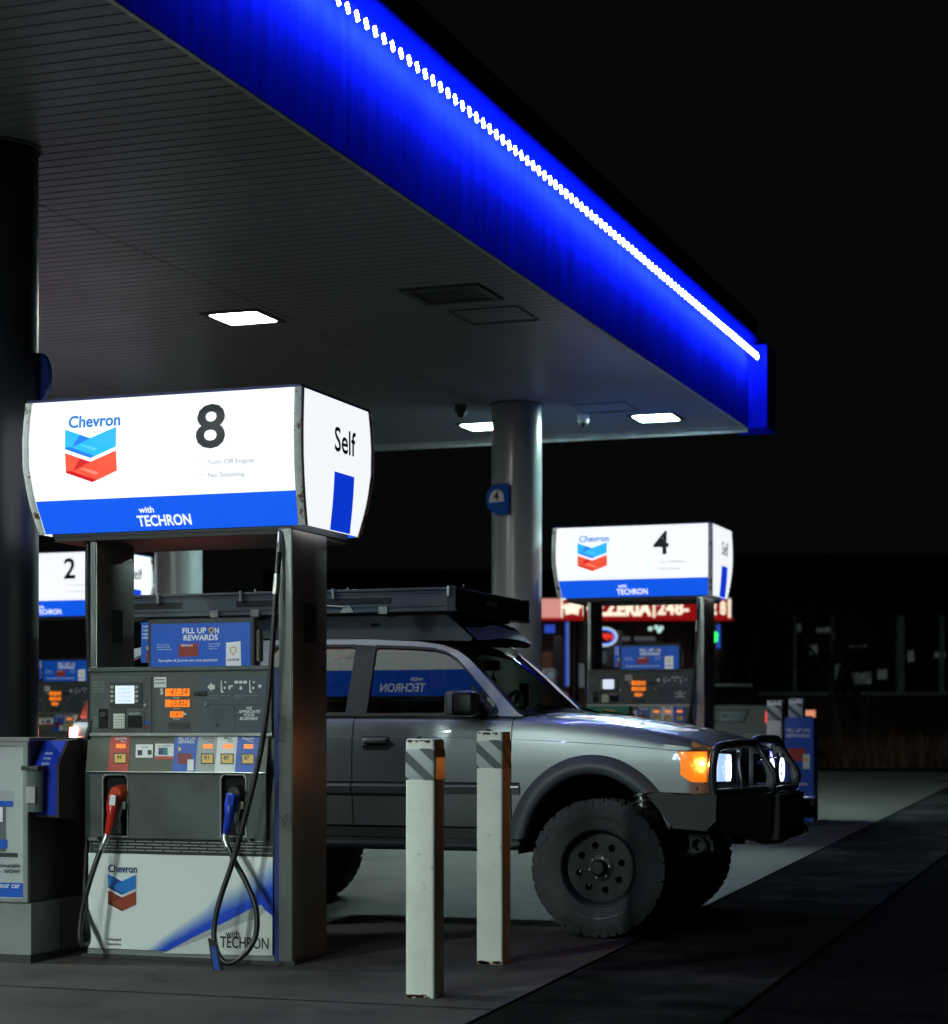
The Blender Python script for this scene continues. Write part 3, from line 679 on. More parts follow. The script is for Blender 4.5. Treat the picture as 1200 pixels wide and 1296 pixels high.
    for back in (False, True):
        xin = lambda u, z: SX0 - .25 * bulge(sg(z)) + TR + u * (SX1 - SX0 + .5 * bulge(sg(z)) - 2 * TR)
        MB().grid(lambda u, v: front_pt(xin(u, zb_ + v * (SZ1 - zb_)), zb_ + v * (SZ1 - zb_), 0, back), 6, 12).build('sign_panel', 'white_glow', sgn, smooth=True)
        MB().grid(lambda u, v: front_pt(xin(u, SZ0 + v * (zb_ - SZ0)), SZ0 + v * (zb_ - SZ0), 0, back), 6, 8).build('sign_band', 'blue_glow', sgn, smooth=True)
        fl = -1 if back else 1; cxs = (SX0 + SX1) / 2
        def F(px, py, off=.004):
            x, z = at(px, py, 9.98); return x - PX0, z
        def fm(cx, cz, off=.005):
            return lambda u, v: front_pt((cx if not back else 2 * cxs - cx + .2) + u * fl, cz + v, off, back)
        x, z = F(122, 540.5); MB().text('Chevron', fm(x, z), h=.066, w=.33, bold=.026).build('lettering', 'txtblue_glow', sgn)
        x, z = F(86.5, 544.8)
        emblem(lambda u, v, o, x=x, z=z: front_pt((x if not back else 2 * cxs - x + .2) + u * fl, z + v, o + .010, back), .325, [('cyan_glow', 'cyan_lt', 'cyan_dk'), ('red_glow', 'red_lt', 'red_dk')], sgn, 'emblem', h=.93)
        for (px, py, s_, w, h, m) in ((264.5, 588.5, 'Turn Off Engine', .285, .026, 'inkgrey'), (264.5, 604.5, 'No Smoking', .22, .026, 'inkgrey')):
            x, z = F(px, py); MB().text(s_, fm(x, z), h=h, w=w, align='L', bold=.004).build('lettering', m, sgn)
        for (px, py) in ((256, 585.5), (256, 601)):
            x, z = F(px, py); b = MB(); pts = [(math.cos(R(k)), math.sin(R(k))) for k in range(0, 360, 20)]
            outer = [fm(x, z, .004)(.022 * a, .022 * c) for a, c in pts]; inner = [fm(x, z, .004)(.018 * a, .018 * c) for a, c in pts]; nn = len(pts)
            b.mesh_pts(outer + inner, [[i, (i + 1) % nn, nn + (i + 1) % nn, nn + i] for i in range(nn)]); b.mesh_pts([fm(x, z, .004)(*p) for p in ((-.012, -.002), (.012, -.002), (.012, .004), (-.012, .004))], [[0, 1, 2, 3]]); b.build('warning_icon', 'inkpink', sgn, recalc=False)
        x, z = F(180, 647.5); MB().text('with', fm(x, z, .007), h=.032, w=.095, bold=.02).build('lettering', 'white_glow', sgn)
        x, z = F(200, 663); MB().text('TECHRON', fm(x, z, .007), h=.056, w=.335, bold=.022).build('lettering', 'white_glow', sgn)
    for left in (False, True):
        MB().grid(lambda u, v: side_pt(SY0 - bulge(v) + TR + u * (SY1 - SY0 + 2 * bulge(v) - 2 * TR), SZ0 + v * (SZ1 - SZ0), 0, left), 4, 16).build('side_panel', 'white_glow', sgn, smooth=True)
        fl = -1 if left else 1
        ya = atx(422, 600, -4.565)[0] - PY0; yb2 = atx(447, 600, -4.565)[0] - PY0; zt2 = atx(434, 601, -4.565)[1]
        MB().grid(lambda u, v: side_pt(ya + u * (yb2 - ya), SZ0 + .004 + v * (zt2 - SZ0), .004, left), 2, 12).build('side_stripe', 'blue_glow_dk', sgn, smooth=True)
        yc, zc = atx(435, 574, -4.565); MB().text('Self', lambda u, v: side_pt(yc - PY0 + u * fl, zc + v, .005, left), h=.135, w=.30, bold=.014).build('lettering', 'ink', sgn)
    for ix, iy in ((0, 0), (1, 0), (0, 1), (1, 1)):      # corner trims
        V = []
        for z in zs:
            o = bulge(sg(z)) + .006
            ox = bulge(sg(z)) * .25 + .006; xo = SX1 + ox if ix else SX0 - ox; yo = SY1 + o if iy else SY0 - o
            sx = -1 if ix else 1; sy = -1 if iy else 1
            V += [(xo + sx * (TR + .004), yo + sy * .004, z), (xo + sx * .006, yo, z), (xo, yo + sy * .006, z), (xo + sx * .004, yo + sy * (TR + .002), z)]
        b = MB(); b.mesh_pts(V, [[i * 4 + k, i * 4 + k + 1, i * 4 + k + 5, i * 4 + k + 4] for i in range(ns) for k in range(3)]); b.build('corner_trim', 'rust', sgn, smooth=True, angle=60)
    b = MB().box(SX0 + .003, SX1 - .003, SY0 + .004, SY1 - .004, SZ1 + .001, SZ1 + .016); b.build('top_cap', 'navy', sgn)
    b = MB().box(SX0 + .115, SX1 - .11, SY0 + .112, SY1 - .11, SZ0 - .045, SZ0 + .002, bev=.004); b.build('bottom_tray', 'cabdark', sgn)
    # --- nozzles and hoses
    def nozzle(px, head, grip, name_):
        def N(x, y, d=.0): a = at(x, y, 10.06 - d); return (a[0] - PX0, 10.06 - d - PY0, a[1])
        dx = px
        n_ = MB().tube([N(136 + dx, 1056, .06), N(139 + dx, 1042, .075), N(141.5 + dx, 1028, .07)], [.017, .023, .025], n=12).build('nozzle', grip, t, smooth=True)
        MB().tube([N(141 + dx, 1030, .07), N(142.5 + dx, 1018, .055), N(146 + dx, 1007, .035)], [.027, .035, .04], n=12).build('nozzle_body', grip, n_, smooth=True)
        MB().lathe([(0, -.05), (.035, -.046), (.046, -.02), (.05, .02), (.048, .06)], axis='y', c=N(151 + dx, 1004, 0), n=20).build('splash_guard', head, n_, smooth=True)
        b = MB(); a = N(142 + dx, 1012, .098); b.box(a[0] - .018, a[0] + .02, a[1], a[1] + .006, a[2] - .032, a[2] + .024, rot=Matrix.Rotation(R(8), 3, 'Y')); b.build('nozzle_decal', 'white' if dx == 0 else 'nozblue', n_)
        MB().tube(curve([N(143 + dx, 1020, .04), N(152 + dx, 1032, .045), N(148 + dx, 1046, .05), N(138 + dx, 1052, .055)]), .006, n=8).build('trigger_guard', 'black', n_, smooth=True)
        MB().tube([N(154 + dx, 1016, .01), N(150 + dx, 1036, .02), N(152 + dx, 1054, -.01)], [.014, .012, .012], n=10).build('spout', 'alu', n_, smooth=True)
        b = MB(); a = N(156 + dx, 1019, .02); b.box(a[0] - .012, a[0] + .012, a[1], a[1] + .01, a[2] - .022, a[2] + .02); b.build('tag', 'key', n_)
        MB().tube([N(136 + dx, 1055, .06), N(133.5 + dx, 1063, .07), N(129 + dx, 1072, .08)] if dx == 0 else [N(136 + dx, 1055, .06), N(135.5 + dx, 1063, .07), N(139 + dx, 1073, .08)], [.017, .021, .016], n=12).build('swivel', 'alu', n_, smooth=True)
    nozzle(0, 'nozor', 'nozred', 'a'); nozzle(149.5, 'black', 'nozblue', 'b')
    def H(x, y, Y): a = at(x, y, Y); return (a[0] - PX0, Y - PY0, a[1])
    h1 = MB().tube(curve([H(129, 1072, 9.98), H(121, 1093, 9.95), H(110, 1128, 9.92), H(102, 1165, 9.90), H(101.5, 1190, 9.88), H(107, 1197, 9.9), H(112, 1185, 9.98), (-.665, -.34, .35), (-.668, -.30, .8), (-.668, -.27, 1.4), (-.668, -.3, 2.0), (-.668, -.3, 2.39)], 10), .0155, n=12).build('hose', 'rubber', t, smooth=True)
    MB().tube([H(129.5, 1070, 9.98), H(126, 1080, 9.975)], .0185, n=12).build('hose_ferrule', 'alu', h1, smooth=True)
    h2 = MB().tube(curve([H(289, 1072, 9.98), H(297, 1090, 9.96), H(312, 1118, 9.94), H(324, 1150, 9.92), H(323.5, 1185, 9.9), H(308, 1209, 9.87), H(288, 1219, 9.84), H(275, 1205, 9.84), H(271, 1178, 9.86), H(278, 1140, 9.88), H(296, 1086, 9.91), H(314, 1020, 9.93), H(330, 950, 9.95), H(340, 880, 9.97), H(346, 800, 9.99), H(350, 740, 10.02), H(353, 700, 10.05), H(355, 672, 10.1)], 8), .0155, n=12).build('hose', 'rubber', t, smooth=True)
    MB().tube([H(349, 752, 10.015), H(351, 727, 10.03)], .019, n=12).build('hose_ferrule', 'alu', h2, smooth=True)
    MB().tube([H(354, 700, 10.05), H(355.5, 674, 10.09)], .017, n=12).build('hose_ferrule', 'alu', h2, smooth=True)
    a = H(273.5, 1218, 9.83)
    hk = MB().prism([(0, .13), (.05, .105), (.105, -.11), (.085, -.14), (.03, -.04)], lambda u, v, d: (a[0] - .045 + u, a[1] + d, a[2] + v - .0), -.01, .01).build('hose_tag', 'black', h2)
    MB().prism([(.022, .09), (.048, .08), (.085, -.095), (.078, -.105), (.035, -.02)], lambda u, v, d: (a[0] - .045 + u, a[1] + d, a[2] + v), -.0125, -.0105).build('tag_print', 'chevblue2', hk)
    return t

pump = make_pump()
pumps = [(pump, (PX0, PY0, 0), '8', 'nearest fuel pump under a lit sign numbered 8, with red and blue nozzles'),
         (None, (-5.495, 21.0, .30), '4', 'far fuel pump under a lit sign numbered 4, behind the truck hood'),
         (None, (-12.62, 21.15, .24), '2', 'distant fuel pump under a lit sign numbered 2, seen left of the near pump')]
made = []
for i, (p, loc, dg, lab) in enumerate(pumps):
    o = p or copy_tree(pump); o.location = loc
    tag(o, lab, 'fuel pump', 'fuel pumps with lit signs'); made.append(o)
for o, (p, loc, dg, lab) in zip(made, pumps):
    sgn = [c for c in o.children if c.name.startswith('sign_housing')][0]
    x, z = at(269.5, 566.5, 9.98); x -= PX0; cxs = (SX0 + SX1) / 2
    MB().text(dg, lambda u, v: front_pt(x + u, z + v, .006), h=.235, w=.18 if dg == '8' else None, bold=.018).build('numeral', 'ink', sgn)
    MB().text({'8': '7', '4': '3', '2': '1'}[dg], lambda u, v: front_pt(2 * cxs - x - u, z + v, .006, True), h=.235, bold=.016).build('numeral', 'ink', sgn)
    if dg == '4':
        gp = [c for c in o.children if c.name.startswith('grade_panel')][0]
        tl = [c for c in gp.children if c.name.startswith('grade_tile')][0]
        tl.data = tl.data.copy(); tl.data.materials[0] = M['green']; tl['label'] = 'green diesel tile'
        gg = MB().box(-.615, -.15, -.43, -.385, 1.07, 1.27).build('diesel_panel', 'green', gp)
        MB().text('DIESEL', lambda u, v: (-.36 + u, -.432, 1.2 + v), h=.03, bold=.02).build('lettering', 'yellow', gg)

# ================================================================ BOLLARDS
def bollard(x, y, rz=0):
    t = empty('bollard', (x, y, gz(y)), rz); w = .075; h = 1.275
    MB().box(-w, w, -w, w, -.03, h, bev=.012, seg=3).build('post', 'bollard', t, smooth=True, angle=50)
    b = MB(); 
    for k in range(26):
        a = random.uniform(-w, w - .03); z = random.uniform(0, .018); b.box(a, a + random.uniform(.01, .03), -w - .002, -w + .002, z, z + random.uniform(.003, .014))
    b.build('chipped_foot', 'bollrust', t)
    b = MB()
    for k in range(12):
        a = random.uniform(-w + .01, w - .03); b.box(a, a + random.uniform(.006, .02), -w - .002, -w + .002, h - .012 - random.uniform(0, .01), h - .006)
    b.build('rust_spots', 'bollrust', t)
    bz0, bz1 = h - .205, h - .045
    band = MB().box(-w - .002, w + .002, -w - .002, w + .002, bz0, bz1, bev=.012, seg=3).build('reflective_band', 'bandpale', t, smooth=True, angle=50)
    b = MB()
    for k in (-1, 0, 1):
        c = k * .125 - .01
        pts = [(-w + .002, bz1 - .002 + c), (-w + .002, bz1 - .002 - .055 + c), (w - .002, bz1 - .185 + c), (w - .002, bz1 - .13 + c)]
        def clipz(pts, lo, hi):
            for s_, lim in ((1, lo), (-1, hi)):
                out = []
                for (a, p), (c_, q_) in zip(pts, pts[1:] + pts[:1]):
                    ia, ic = s_ * p >= s_ * lim, s_ * q_ >= s_ * lim
                    if ia: out.append((a, p))
                    if ia != ic: f_ = (lim - p) / (q_ - p); out.append((a + (c_ - a) * f_, lim))
                pts = out
                if not pts: return []
            return pts
        pts = clipz(pts, bz0 + .003, bz1 - .003)
        if len(pts) > 2: b.mesh_pts([(u, -w - .0045, v) for u, v in pts], [list(range(len(pts)))]); b.mesh_pts([(w + .0045, u, v) for u, v in pts], [list(range(len(pts)))])
    b.build('band_stripes', 'bandgrey', band, recalc=False)
    MB().box(-.03, -.012, -.03, -.012, h, h + .012).build('bolt', 'black', t)
    return t
bo = []
for i, (x, y, lab) in enumerate(((-3.598, 9.325, 'white square bollard with striped band, nearest one in front of the truck door'), (-3.645, 10.49, 'white square bollard with striped band, standing just ahead of the truck wheel arch'),
        (-3.98, 20.0, 'white striped bollard standing left of the blue rewards cover'), (-3.965, 21.05, 'white striped bollard rising out of the blue rewards cover'))):
    o = bollard(x, y)
    if i == 0: MB().box(.0795, .0815, -.062, .062, 1.275 - .2, 1.275 - .09, bev=.0008).build('amber_glint_patch', 'amberglint', o)  # painted patch of amber lamp light on the right face
    tag(o, lab, 'bollard', 'white square bollards')
# bollard cover with print
cv = tag(empty('printed_cover', (-3.92, 21.02, gz(21.02))), 'tall blue rewards cover board wrapped round the far bollard', 'sign')
MB().prism([(-.155, -.14), (.155, -.14), (.155, .14), (-.155, .14)], lambda u, v, d: (u, v, d), 0, 1.08, holes=[[(-.12, -.1), (-.12, .1), (.12, .1), (.12, -.1)]]).build('board', 'pblue', cv)
M['cvblue'] = M['pblue']
def cvt(s_, z, h, w, m='white'): MB().text(s_, lambda u, v: (u, -.1425, z + v), h=h, w=w, bold=.02).build('lettering', m, cv)
cvt('FILL UP ON', .93, .035, .24); cvt('REWARDS', .875, .035, .24)
MB().box(-.11, .07, -.1425, -.1405, .63, .76).build('card_print', 'pred', cv); MB().box(.05, .12, -.1445, -.1427, .55, .70).build('phone_print', 'white', cv)
MB().disc((.085, -.146, .645), .02).build('pin_print', 'yellow', cv, recalc=False)
for k, s_ in enumerate(('Aeroplan', '&', 'Journie', 'are now', 'partners!')): cvt(s_, .38 - k * .055, .03, [.2, .02, .16, .16, .2][k])

# ================================================================ SERVICE CABINET (left)
cb = tag(empty('service_cabinet', (-6.55, 10.1, 0)), 'grey service cabinet with a framed poster at the left edge of the forecourt', 'cabinet')
fx0 = -1.0; fy = -.33
xr = at(40, 1000, 9.8)[0] + 6.55
ztop = at(20, 936, 9.8)[1]; zmid = at(20, 1141, 9.8)[1]
MB().box(fx0, xr - .005, fy + .015, .32, zmid, ztop - .01).build('upper_box', 'cabdark', cb)
MB().box(fx0, xr + .012, fy + .005, .33, .045, zmid - .004, bev=.003).build('lower_box', 'cabgrey', cb)
MB().box(xr + .0125, xr + .014, -.02, -.012, .05, zmid - .02).build('seam', 'bodydk', cb)
MB().box(fx0, xr + .016, fy - .004, .335, -.02, .044).build('skirt', 'bodydk', cb)
MB().box(fx0, xr + .01, fy - .01, .335, ztop - .01, ztop + .012, bev=.003).build('top', 'cabgrey', cb)
fr = MB().prism([(fx0, zmid), (xr, zmid), (xr, ztop - .012), (fx0, ztop - .012)], lambda u, v, d: (u, d, v), fy - .012, fy + .014, holes=[[(fx0 + .03, zmid + .02), (fx0 + .03, ztop - .035), (xr - .028, ztop - .035), (xr - .028, zmid + .02)]]).build('poster_frame', 'cabgrey', cb)
po = MB().box(fx0 + .03, xr - .028, fy + .0, fy + .013, zmid + .02, ztop - .035).build('poster', 'grey_print', fr)
def C(px, py): x, z = at(px, py, 9.78); return x + 6.55, z
def crect(nm, a, c, m, off): p, q_ = C(*a), C(*c); return MB().box(max(fx0 + .035, p[0]), q_[0], fy - off, fy - off + .002, q_[1], p[1]).build(nm, m, po)
crect('band_print', (-60, 1115), (35, 1136), 'pblue', .002)
crect('pump_print', (-30, 1013), (18, 1021), 'pblue', .002); crect('pump_print', (-30, 1000), (18, 1013), 'pale', .002); crect('pump_print', (-30, 1020), (9, 1078), 'bandgrey', .002); crect('pump_print', (-30, 1021), (5, 1040), 'white', .004); crect('pump_print', (-30, 1062), (11, 1074), 'pblue', .004); crect('pump_print', (-40, 1078), (24, 1085), 'bodydk', .003)
for (px, py, s_, h, m) in ((27, 1098, 'Unbeatable', .024, 'ink'), (27, 1105.5, 'word - WOW!', .024, 'ink'), (27, 1124, 'for your car', .03, 'white')):
    p = C(px, py); MB().text(s_, lambda u, v: (p[0] + u, fy - .005, p[1] + v), h=h, bold=.01, align='R').build('lettering', m, po)
# paper towel / squeegee unit
tw = tag(empty('towel_dispenser', (-6.19, 10.05, 0)), 'blue windscreen towel dispenser with rounded dark hood beside the service cabinet', 'dispenser')
def T(px, py, Y=9.82): x, z = at(px, py, Y); return x + 6.19, z
z0 = T(60, 1034)[1]; z1 = T(60, 938)[1]
prof = [(-.22, z0), (-.22, z1 - .13), (-.12, z1), (.0, z1 + .012), (.10, z1 - .0), (.17, z1 - .05), (.2, z1 - .13), (.2, z0 + .03), (.17, z0 - .008), (-.16, z0 - .012)]
xa, xb = T(43, 1000)[0], T(69, 1000)[0]
hd = MB().prism(prof, lambda u, v, d: (d, u, v), xa + .004, xb + .02).build('hood', 'cabdark', tw)
b = MB(); b.mesh_pts([(xa, -.224, z0 + .01), (xb + .01, -.224, z0 + .01), (xb + .01, -.224, z1 - .13), (xa, -.224, z1 - .13), (xb + .01, -.124, z1 + .002), (xa, -.124, z1 + .002)], [[0, 1, 2, 3], [3, 2, 4, 5]]); fp = b.build('front_panel', 'towelblue', tw)
cx = (xa + xb) / 2
MB().tube([(cx - .03, -.27, z0 + .03), (cx - .03, -.275, z0 + .26)], [.042, .05], n=20).build('clear_tube', 'clearpl', tw, smooth=True)
MB().box(cx - .06, cx + .0, -.326, -.31, z0 + .08, z0 + .17).build('tube_print', 'pale', tw)
MB().box(cx - .085, cx + .025, -.335, -.225, z0 + .26, z0 + .285, bev=.004).build('tube_lid', 'bodydk', tw)
for k, s_ in enumerate(('PAPER', 'TOWELS', 'PULL DOWN')): MB().text(s_, lambda u, v: (cx + .005 + u, -.192 + .6 * (k * -.03) + v * .6, z1 - .075 - k * .028 + v), h=.012, w=.05, bold=.01).build('lettering', 'white', fp)
b = MB().tube([(cx + .11, .05, z1 + .01), (cx + .14, .06, z1 + .12)], .02, n=10); b.build('squeegee_handle', 'black', tw)

# ================================================================ TRUCK
TX, TY = -3.375, 12.49
TZ = gz(TY) - .015
trk = tag(empty('pickup_wagon', (TX, TY, TZ)), 'silver lifted four wheel drive wagon with black bull bar, parked behind the front pump', 'car')
HW = .852
PLAN = [(.47, .852), (.55, .848), (.63, .822), (.69, .76), (.72, .66), (.738, .5), (.75, .3), (.755, 0)]
def hw(x): return HW if x <= .47 else lerp(PLAN, x)
def nose_x(y):
    y = abs(y)
    for (xa, ya), (xb_, yb_) in zip(PLAN, PLAN[1:]):
        if ya >= y >= yb_: return xa + (xb_ - xa) * (ya - y) / (ya - yb_)
    return .47
def fz(x): return smooth([(-3.6, 1.30), (-2.4, 1.315), (-.5, 1.30), (-.2, 1.285), (.15, 1.245), (.45, 1.19), (.62, 1.135), (.75, 1.09)], x)   # fender / belt height
def crz(x): return smooth([(-3.6, 1.19), (-.55, 1.177), (.44, 1.114), (.75, 1.07)], x)
ARCH = [(-.045, .50, .475, .53), (-2.6, .50, .475, .53)]
def sect(x):
    f, c = fz(x), crz(x)
    k = hw(x) / HW
    pts = [(.805, .57), (.828, .63), (.836, .642), (.850, .72), (.857, .80), (.862, .86), (.863, .93), (.864, 1.02), (.860, c - .03), (.8555, c - .004), (.851, c), (.846, c + .03), (.838, f - .045), (.822, f - .016), (.797, f), (.755, f + .012)]
    pts = [(y * k, z) for y, z in pts]
    if x > .44: pts = [(y, max(z, .86)) for y, z in pts]
    for cx, cz, rx, rz_ in ARCH:
        if abs(x - cx) < rx:
            lim = cz + rz_ * math.sqrt(1 - ((x - cx) / rx) ** 2)
            if lim > .57:
                out = []
                for i, (y, z) in enumerate(pts):
                    if z < lim:
                        yy = lerp([(q[1], q[0]) for q in pts], lim); out.append((yy, lim))
                    else: out.append((y, z))
                pts = out
    return pts
def stations(x0, x1):
    xs = set([round(x0, 4), round(x1, 4)])
    x = x0
    while x < x1:
        near = any(abs(x - a[0]) < .56 for a in ARCH) or x > .42
        x += .02 if near else .1
        if x < x1 - .005: xs.add(round(x, 4))
    return sorted(xs)
def side_panel(name, x0, x1, lo, hi, m='paint', inset=0, sides=(-1, 1)):
    for sd in sides:
        b = MB(); xs = stations(x0, x1); V = []; k = hi - lo
        for x in xs: V += [(x, sd * (y - inset), z) for y, z in sect(x)[lo:hi]]
        b.mesh_pts(V, [[i * k + j, (i + 1) * k + j, (i + 1) * k + j + 1, i * k + j + 1] for i in range(len(xs) - 1) for j in range(k - 1)])
        b.build(name, m, trk, smooth=True, angle=28)
G_ = .0035
side_panel('front_fender', -.556 + G_, .738, 2, 16)
side_panel('front_door', -1.60 + G_, -.556 - G_, 2, 16)
side_panel('rear_door', -2.30 + G_, -1.60 - G_, 2, 16)
side_panel('quarter_panel', -3.60, -2.30 - G_, 2, 16)
side_panel('rocker', -2.15, -.50, 0, 2)
side_panel('inner_shell', -3.58, .40, 1, 15, 'gap', .012)
# body side moulding (grooved strip)
for sd in (-1, 1):
    for x0, x1 in ((-1.595, -.562), (-2.1, -1.605), (-.55, -.50)):
        prof = [(.862, .905), (.884, .893), (.886, .885), (.872, .842), (.862, .84)]
        V = []
        for x in (x0, x1): V += [(x, sd * y, z) for y, z in prof]
        b = MB(); b.mesh_pts(V, [[i, i + 1, 6 + i, 5 + i] for i in range(4)] + [[0, 1, 2, 3, 4], [9, 8, 7, 6, 5]]); b.build('side_moulding', 'paint', trk)
        MB().box(x0, x1, *sorted((sd * .858, sd * .868)), .906, .914).build('moulding_shadow_gap', 'gap', trk)
    MB().box(-2.1, -.5, *sorted((sd * .70, sd * .80)), .50, .57, bev=.01).build('sill_rail', 'bodydk', trk)
    MB().tube([(-2.0, sd * .79, .52), (-.6, sd * .79, .52)], .03, n=12).build('rock_slider', 'barblack', trk, smooth=True)
# hood
def hz(x, y):
    e = fz(x) + .012; c = smooth([(-.48, 1.345), (-.1, 1.318), (.3, 1.262), (.55, 1.212), (.68, 1.165), (.735, 1.13), (.757, 1.10)], x)
    q = min(1, abs(y) / .745)
    bulge_ = .006 * (1 / (1 + math.exp((abs(y) - .42) / .05))) * max(0, min(1, (.6 - x) * 3))
    return e + (c - e) * (1 - q ** 2.6) + bulge_
b = MB(); NX, NY = 60, 64
def hoodp(u, v):
    y = -.748 + 1.496 * v
    xr_ = -.50 + .10 * (1 - (y / .75) ** 2)
    xf = min(nose_x(y) + .002, .757)
    x = xr_ + (xf - xr_) * u
    return (x, y, hz(x, y) - .004 * (abs(y) > .745))
b.grid(hoodp, NX, NY); b.build('hood', 'paint', trk, smooth=True, angle=60)
MB().box(-.6, -.3, -.75, .75, 1.20, 1.275).build('cowl_box', 'gap', trk)
b = MB(); b.grid(lambda u, v: (-.59 + .19 * u + .10 * (1 - (2 * v - 1) ** 2), -.76 + 1.52 * v, 1.292 + .030 * (1 - (2 * v - 1) ** 2) + .012 * u), 4, 20); b.build('cowl', 'black', trk, smooth=True)
# nose skin below the hood edge with openings for lamps / grille
def nose(y, z, off=0):
    x = nose_x(y); return (x + off * .9, y + math.copysign(off * .3, y), z)
b = MB(); ys = [-.845 + 1.69 * i / 60 for i in range(61)]
def zed(y): return hz(min(nose_x(y), .757), y) if abs(y) < .745 else fz(nose_x(y)) + .01
b.grid(lambda u, v: (nose_x(ys[int(round(u * 60))]) + .0, ys[int(round(u * 60))], .84 + (zed(ys[int(round(u * 60))]) - .84) * v), 60, 6); b.build('nose_panel', 'paint', trk, smooth=True, angle=50)
def plan_at(s_):      # s_ from 0 (side, x=.47) along the plan curve, near side
    L = 0
    for (xa, ya), (xb_, yb_) in zip(PLAN, PLAN[1:]):
        d = math.hypot(xb_ - xa, yb_ - ya)
        if L + d >= s_: f = (s_ - L) / d; return xa + (xb_ - xa) * f, ya + (yb_ - ya) * f
        L += d
    return PLAN[-1]
def plan_patch(name, sd, s0, s1, zlo, zhi, m, off, par, n=14):
    b = MB()
    def fn(u, v):
        s_ = s0 + (s1 - s0) * u; x, y = plan_at(s_); x2, y2 = plan_at(s_ + .004); dx, dy = x2 - x, y2 - y; l = math.hypot(dx, dy) or 1
        nx, ny = -dy / l, dx / l
        z = zlo(u) + (zhi(u) - zlo(u)) * v
        k = off * min(1, 6 * min(u + .02, 1.02 - u, v + .1, 1.1 - v))
        return (x + nx * k, sd * (y + ny * k), z)
    b.grid(fn, n, 6); return b.build(name, m, par, smooth=True, angle=70)
for sd in (-1, 1):
    plan_patch('lamp_surround', sd, .0, .50, lambda u: .912 + .045 * (1 - u) * (u < .5), lambda u: 1.113 - .012 * u, 'black', .004, trk)
    cl = plan_patch('corner_lamp', sd, .01, .185, lambda u: .975 - .05 * min(1, u * 2.2), lambda u: 1.105, 'ambl' if sd < 0 else 'chrome', .018, trk)
    if sd < 0: MB().lathe([(0, -.011), (.008, -.008), (.011, 0), (.008, .008), (0, .011)], c=(.628, -.858, 1.035), n=12).build('indicator_bulb', 'ambbulb', cl, smooth=True)
    hl = plan_patch('headlight', sd, .215, .44, lambda u: .928, lambda u: 1.095 - .01 * u, 'headl' if sd < 0 else 'violet', .02, trk)
    MB().box(.42, .60, *sorted((sd * .82, sd * .846)), .875, .90, bev=.006).build('bumper_filler', 'barblack', trk)
gr = MB().box(.735, .762, -.46, .46, .90, 1.095, bev=.008).build('grille', 'black', trk)
for k in range(4): MB().box(.758, .772, -.44, .44, .925 + k * .042, .937 + k * .042, bev=.003).build('grille_bar', 'rim', gr)
MB().box(.745, .775, -.50, .50, 1.098, 1.118, bev=.006).build('grille_trim', 'paint', gr)

# flares and wells
def arch_ring(cx, sd, name):
    b = MB(); n = 40; V = []
    prof = [(0, .0), (.03, .03), (.06, .045), (.1, .045), (.115, .03), (.12, -.02)]      # radial inwards, outwards
    for i in range(n + 1):
        a = R(-12) + (math.pi + R(24)) * i / n
        for (dr, dy) in prof:
            rx, rz_ = .535 - dr * 1.0, .585 - dr
            z = .50 + rz_ * math.sin(a) * 1.0; x = cx + .0 + rx * math.cos(a)
            z = max(z, .575 if x < cx else .86)
            if z <= .5751 and x < cx: x = cx - rx * 1.0
            if x > cx + .34 and cx > -1: z = max(z, .865)
            V.append((x, sd * (.862 + dy), z))
    k = len(prof); b.mesh_pts(V, [[i * k + j, (i + 1) * k + j, (i + 1) * k + j + 1, i * k + j + 1] for i in range(n) for j in range(k - 1)])
    return b.build(name, 'flare', trk, smooth=True, angle=60)
for sd in (-1, 1):
    for cx in (-.045, -2.6):
        arch_ring(cx, sd, 'wheel_flare')
        b = MB(); n = 24; V = []
        for i in range(n + 1):
            a = math.pi * i / n
            for y in (.845, .35): V.append((cx + .47 * math.cos(a), sd * y, .48 + .53 * math.sin(a)))
        b.mesh_pts(V, [[2 * i, 2 * i + 1, 2 * i + 3, 2 * i + 2] for i in range(n)]); b.flat([(cx + .47 * math.cos(math.pi * i / n), sd * .35, .48 + .53 * math.sin(math.pi * i / n)) for i in range(n + 1)])
        b.build('wheel_well', 'gap', trk, smooth=True, angle=50)
    MB().box(-.60, -.50, *sorted((sd * .72, sd * .86)), .52, .585, bev=.01, rot=Matrix.Rotation(R(-12), 3, 'Y')).build('mud_flap', 'bodydk', trk)

